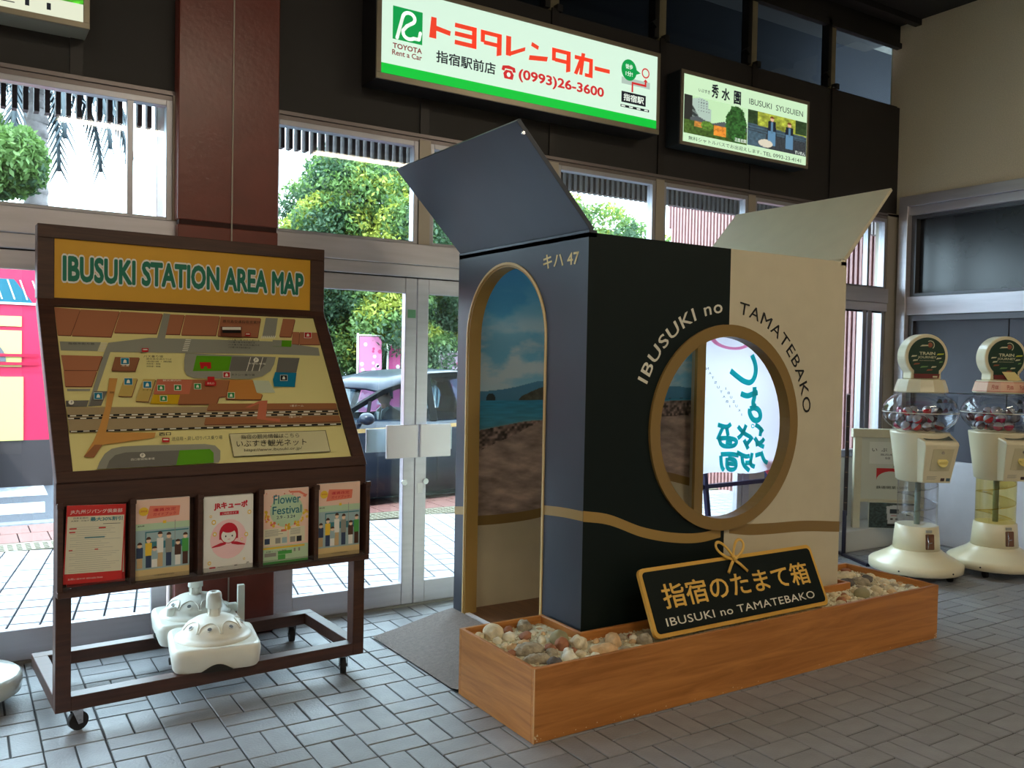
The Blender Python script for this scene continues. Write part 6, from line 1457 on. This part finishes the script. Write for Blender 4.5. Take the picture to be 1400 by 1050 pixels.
# ------------------------------------------------------------------ trees and town beyond
def leaf_cloud(blobs, n, size, mats_, name, parent, seed=1, light=.35):
    r = np.random.default_rng(seed); vol = np.array([b[3]*b[4]*b[5] for b in blobs])**.67; pick = r.choice(len(blobs), n, p=vol/vol.sum())
    B = np.array(blobs)[pick]; d = r.normal(size=(n, 3)); d /= np.linalg.norm(d, axis=1)[:, None]; rad = r.uniform(.55, 1.05, n)**.6
    P = B[:, :3]+d*B[:, 3:6]*rad[:, None]
    a = r.normal(size=(n, 3)); a /= np.linalg.norm(a, axis=1)[:, None]; b = np.cross(a, r.normal(size=(n, 3))); b /= np.linalg.norm(b, axis=1)[:, None]
    s = (size*r.uniform(.6, 1.3, n))[:, None]
    V = np.stack([P-a*s, P-b*s*.45, P+a*s, P+b*s*.45], 1).reshape(-1, 3); F = np.arange(n*4).reshape(-1, 4)
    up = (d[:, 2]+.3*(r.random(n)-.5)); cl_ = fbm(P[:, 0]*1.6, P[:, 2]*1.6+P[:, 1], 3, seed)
    cl_ = cl_+.16*(r.random(n)-.5); mi = np.where(cl_+.22*up > .66, 0, np.where(cl_+.2*up > .42, 1, 2))  # light from above put into leaf colour: clump tops lighter, undersides darker
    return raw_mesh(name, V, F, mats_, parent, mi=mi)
def leafmat(name, c):
    m = bpy.data.materials.new(name); m.use_nodes = True; nt = m.node_tree; p = nt.nodes['Principled BSDF']; p.inputs['Base Color'].default_value = L(*c); p.inputs['Roughness'].default_value = .6
    t = nt.nodes.new('ShaderNodeBsdfTranslucent'); t.inputs['Color'].default_value = L(*c); x = nt.nodes.new('ShaderNodeMixShader'); x.inputs[0].default_value = .35
    nt.links.new(p.outputs[0], x.inputs[1]); nt.links.new(t.outputs[0], x.inputs[2]); nt.links.new(x.outputs[0], nt.nodes['Material Output'].inputs['Surface']); return m
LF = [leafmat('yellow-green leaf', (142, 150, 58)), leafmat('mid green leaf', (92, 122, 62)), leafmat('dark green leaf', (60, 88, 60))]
BARK = mat('grey-brown bark', (110, 96, 84), .9, noise=.3, nscale=8)
def tree(label, x, y, zb, blobs, trunk, n, size, seed, LF=LF):
    o = thing('tree', label, 'tree', (x, y, zb), 0, 'trees across the road')
    m = MB(); m.tube([(x, y, zb), (x+.1, y, zb+trunk[1]*.5), (x-.05, y+.1, zb+trunk[1])], trunk[0], 12)
    for k in range(7):
        b_ = blobs[k % len(blobs)]; m.tube([(x-.05, y+.1, zb+trunk[1]*.9), ((x+b_[0])/2, (y+b_[1])/2, (zb+trunk[1]+b_[2])/2), (b_[0], b_[1], b_[2])], trunk[0]*.3, 8)
    m.build('trunk', BARK, o, world=True)
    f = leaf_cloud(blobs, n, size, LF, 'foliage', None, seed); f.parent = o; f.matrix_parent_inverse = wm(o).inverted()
    return o
rr = random.Random(5)
bl = []
for k in range(64):
    a = rr.uniform(0, 2*PI); q = rr.random()**.5; zz = rr.uniform(1.1, 5.0); R0_ = 3.0*(1-abs(zz-2.8)/4.2)
    bl.append((7.5+R0_*q*math.cos(a)*1.1, 16.2+R0_*q*math.sin(a)*.7, zz+.35, rr.uniform(.55, .95), rr.uniform(.5, .8), rr.uniform(.45, .75)))
tree('big round sunlit yellow-green tree seen above and through the doors', 7.3, 16.2, -.14, bl, (.25, 2.2), 170000, .052, 3)
bl = [(11.6+rr.uniform(-1.5, 1.4), 15.0+rr.uniform(-1, 1), rr.uniform(1.6, 4.6), rr.uniform(.5, .9), .7, rr.uniform(.4, .7)) for _ in range(22)]
tree('smaller tree whose yellow top shows beside the dark flap', 11.4, 15.0, -.14, bl, (.2, 2.0), 50000, .052, 8)
bl = [(.15+rr.uniform(-1.1, .55), 13.2+rr.uniform(-.6, .6), rr.uniform(2.6, 5.2), rr.uniform(.3, .5), .5, rr.uniform(.3, .5)) for _ in range(22)]
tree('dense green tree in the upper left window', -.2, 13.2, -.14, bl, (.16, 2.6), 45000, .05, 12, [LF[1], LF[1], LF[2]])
bl = [(16.5+rr.uniform(-2.4, 2.4), 19+rr.uniform(-1, 1), rr.uniform(.6, 3.0), rr.uniform(.6, .9), .7, rr.uniform(.5, .8)) for _ in range(18)]
tree('low dark tree far behind the taxi', 16.5, 19, -.14, bl, (.2, 1.2), 30000, .07, 15)
# palm
o = thing('palm_tree', 'tall palm with hanging fronds in the upper left window', 'palm tree', (.98, 14.2, -.14), 0)
m = MB(); m.tube([(.98, 14.2, -.14), (.99, 14.2, 2.5), (.96, 14.2, 5.35)], .15, 14); 
for k in range(26): m.lathe([(.15, 0), (.165, .05), (.15, .10)], (.98, 14.2, .1+k*.2), 14, cap=False)
m.build('trunk', mat('pale palm bark', (112, 104, 104), .9, noise=.3, nscale=10), o, world=True)
PF = mat('palm frond', (52, 62, 68), .7)
for k in range(12):
    a = k*2*PI/12+.2; Lf = 1.5 if math.cos(a) > -.3 else 1.2; m = MB(); pts = []
    for i in range(15):
        t = i/14; r_ = Lf*math.sin(t*1.5)/1.0*.85; z = 5.30+.35*math.sin(t*2.4)-1.25*t*t; pts.append(Vector((.97+r_*math.cos(a), 14.2+r_*math.sin(a), z)))
    m.tube(pts, .030, 5)
    side = Vector((-math.sin(a), math.cos(a), 0))
    for i in range(1, 21):
        t = i/21*14; j = int(t); p = pts[j].lerp(pts[min(j+1, 14)], t-j); d_ = (pts[min(j+1, 14)]-pts[j]).normalized()
        for s in (-1, 1):
            q = p+side*s*.15+d_*.14+Vector((0, 0, -.20)); m.poly([p, p+d_*.085, q+d_*.03, q])
    m.build('frond', PF, o, world=True)
# red festival board across the street, far left
o = thing('red_board', 'red painted board with teal roof and yellow pillars across the street, far left', 'painted board', (-.6, 12, -.14), 0)
m = MB(); m.box(-3.0, 12, .42, 1.02, 12.06, 2.46); m.build('panel', mat('bright crimson panel', (196, 34, 74), .5), o, world=True)
m = MB(); m.prism([(-3, 11.985, 2.06), (.80, 11.985, 2.06), (.60, 11.985, 2.34), (-3, 11.985, 2.34)], (0, .014, 0)); m.build('painted_roof', mat('teal roof paint', (10, 92, 112), .5), o, world=True)
m = MB()
for k in range(14): x = -.9+k*.13; m.prism([(x+.07, 11.98, 2.10), (x+.085, 11.98, 2.10), (x+.01, 11.98, 2.33), (x-.005, 11.98, 2.33)], (0, .006, 0))
m.box(-3, 11.98, 2.04, .84, 11.985, 2.065); m.build('roof_lines', WPRINT, o, world=True)
m = MB(); YEL = mat('soft yellow paint', (200, 190, 116), .5)
m.box(-.30, 11.985, 1.78, .68, 12, 1.90); m.box(-.30, 11.985, 1.30, .68, 12, 1.73); m.box(.40, 11.985, .42, .70, 12, 1.18); m.box(-.9, 11.985, .42, -.5, 12, 1.9)
m.build('painted_pillars', YEL, o, world=True)
m = MB(); m.prism([(.36+.16*math.cos(a), 11.975, 1.36+.22*math.sin(a)) for a in np.linspace(0, PI, 12)], (0, .01, 0)); m.build('painted_arch', mat('grey arch paint', (96, 96, 104), .5), o, world=True)
m = MB()
for z in (1.32, 1.42): m.box(-.3, 11.965, z, .86, 11.975, z+.035)
m.build('painted_rails', mat('crimson rail', (170, 14, 54), .5), o, world=True)
MB().box(-3.0, 12.0, -.14, 1.02, 12.3, .42).box(-3, 11.6, -.14, .42, 12.0, .42).build('base', mat('brown board base', (54, 46, 48), .6), o, world=True)
# pink and white banners and shop fronts seen low between the doors
for k, (x, y, w_, h, c, lb) in enumerate(((6.15, 14.3, .42, 1.75, (170, 96, 130), 'pink blossom-pattern banner on a pole, left of the taxi roof'), (6.75, 14.6, .22, 1.6, (150, 40, 96), 'narrow magenta banner with white script near the taxi roof'), (8.05, 14.8, .5, 1.5, (168, 140, 158), 'white banner with pink flower sprays above the taxi roof'))):
    o = thing('street_banner', lb, 'banner', (x, y, -.14), 0, 'street banners'); m = MB(); m.cyl((x-w_/2-.03, y, -.14), (x-w_/2-.03, y, h+.15), .018, 8); m.cyl((x-w_/2-.03, y, h+.12), (x+w_/2, y, h+.12), .01, 8); m.build('pole', WHITEP, o, world=True)
    m = MB(); m.box(x-w_/2, y-.004, .15, x+w_/2, y+.004, h+.1); m.build('cloth', mat('banner cloth %d' % (k+1), c, .7), o, world=True)
    m = MB()
    for q in range(26 if k != 1 else 8):
        px_, pz = x+rr.uniform(-.45, .45)*w_, rr.uniform(.2, h); r_ = rr.uniform(.02, .05); m.poly([(px_+r_*math.cos(t), y-.006, pz+r_*math.sin(t)) for t in np.linspace(0, 2*PI, 7)[:-1]][::-1], q % 2)
    m.build('flower_print', [mat('hot pink print', (150, 30, 84), .6), mat('pale blossom print', (176, 160, 168), .6)], o, world=True)
o = thing('shop_building', 'low pale shopfront building across the road behind the big tree', 'building', (9, 22, -.14), 0)
MB().box(2.5, 22, -.14, 30, 26, 1.95).build('wall', mat('pale shop wall', (206, 200, 196), .8, noise=.05), o, world=True)
MB().box(2.3, 21.6, 1.95, 30.2, 26.2, 2.15).build('roof', mat('grey roof slab', (130, 134, 140), .8), o, world=True)
for k in range(9):
    x = 3.2+k*1.9; w_ = MB().box(x, 21.95, .3, x+1.2, 22.0, 1.5).build('window', mat('dark shop glass', (70, 84, 96), .2), o, world=True); MB().box(x+.57, 21.93, .3, x+.63, 21.95, 1.5).build('mullion', WHITEP, w_, world=True)
for k, (x, c) in enumerate(((7.4, (30, 150, 140)), (9.6, (180, 60, 60)), (11.3, (60, 90, 170)))): MB().box(x, 21.85, 1.05, x+.9, 21.93, 1.45).build('sign_panel', mat('shop sign %d' % (k+1), c, .5), o, world=True)
# slatted outer wall to the right of the windows
sw = MB().prism([(7.75, 5.1, -.1), (7.75, 8.0, -.1), (7.75, 8.55, 3.9), (7.75, 5.1, 3.9)], (.08, 0, 0)).build('wall_wing', mat('dark brown wing wall', (96, 70, 68), .8), kind='structure')  # backing wall in one even dark brown
SLM = mat('pinkish brown slat', (150, 112, 112), .6, noise=.08, nscale=10)
for k in range(62):
    y = 5.13+k*.0545; zt = 3.9; zb_ = -.1 if y < 8.0 else 3.9-(8.55-y)/.55*4.0*1.0
    zb_ = max(-.1, -.1+(y-8.0)/.55*4.0) if y > 8.0 else -.1
    if zb_ > 3.7: continue
    MB().box(7.71, y-.014, zb_, 7.75, y+.014, zt).build('wall_slat', SLM, sw)
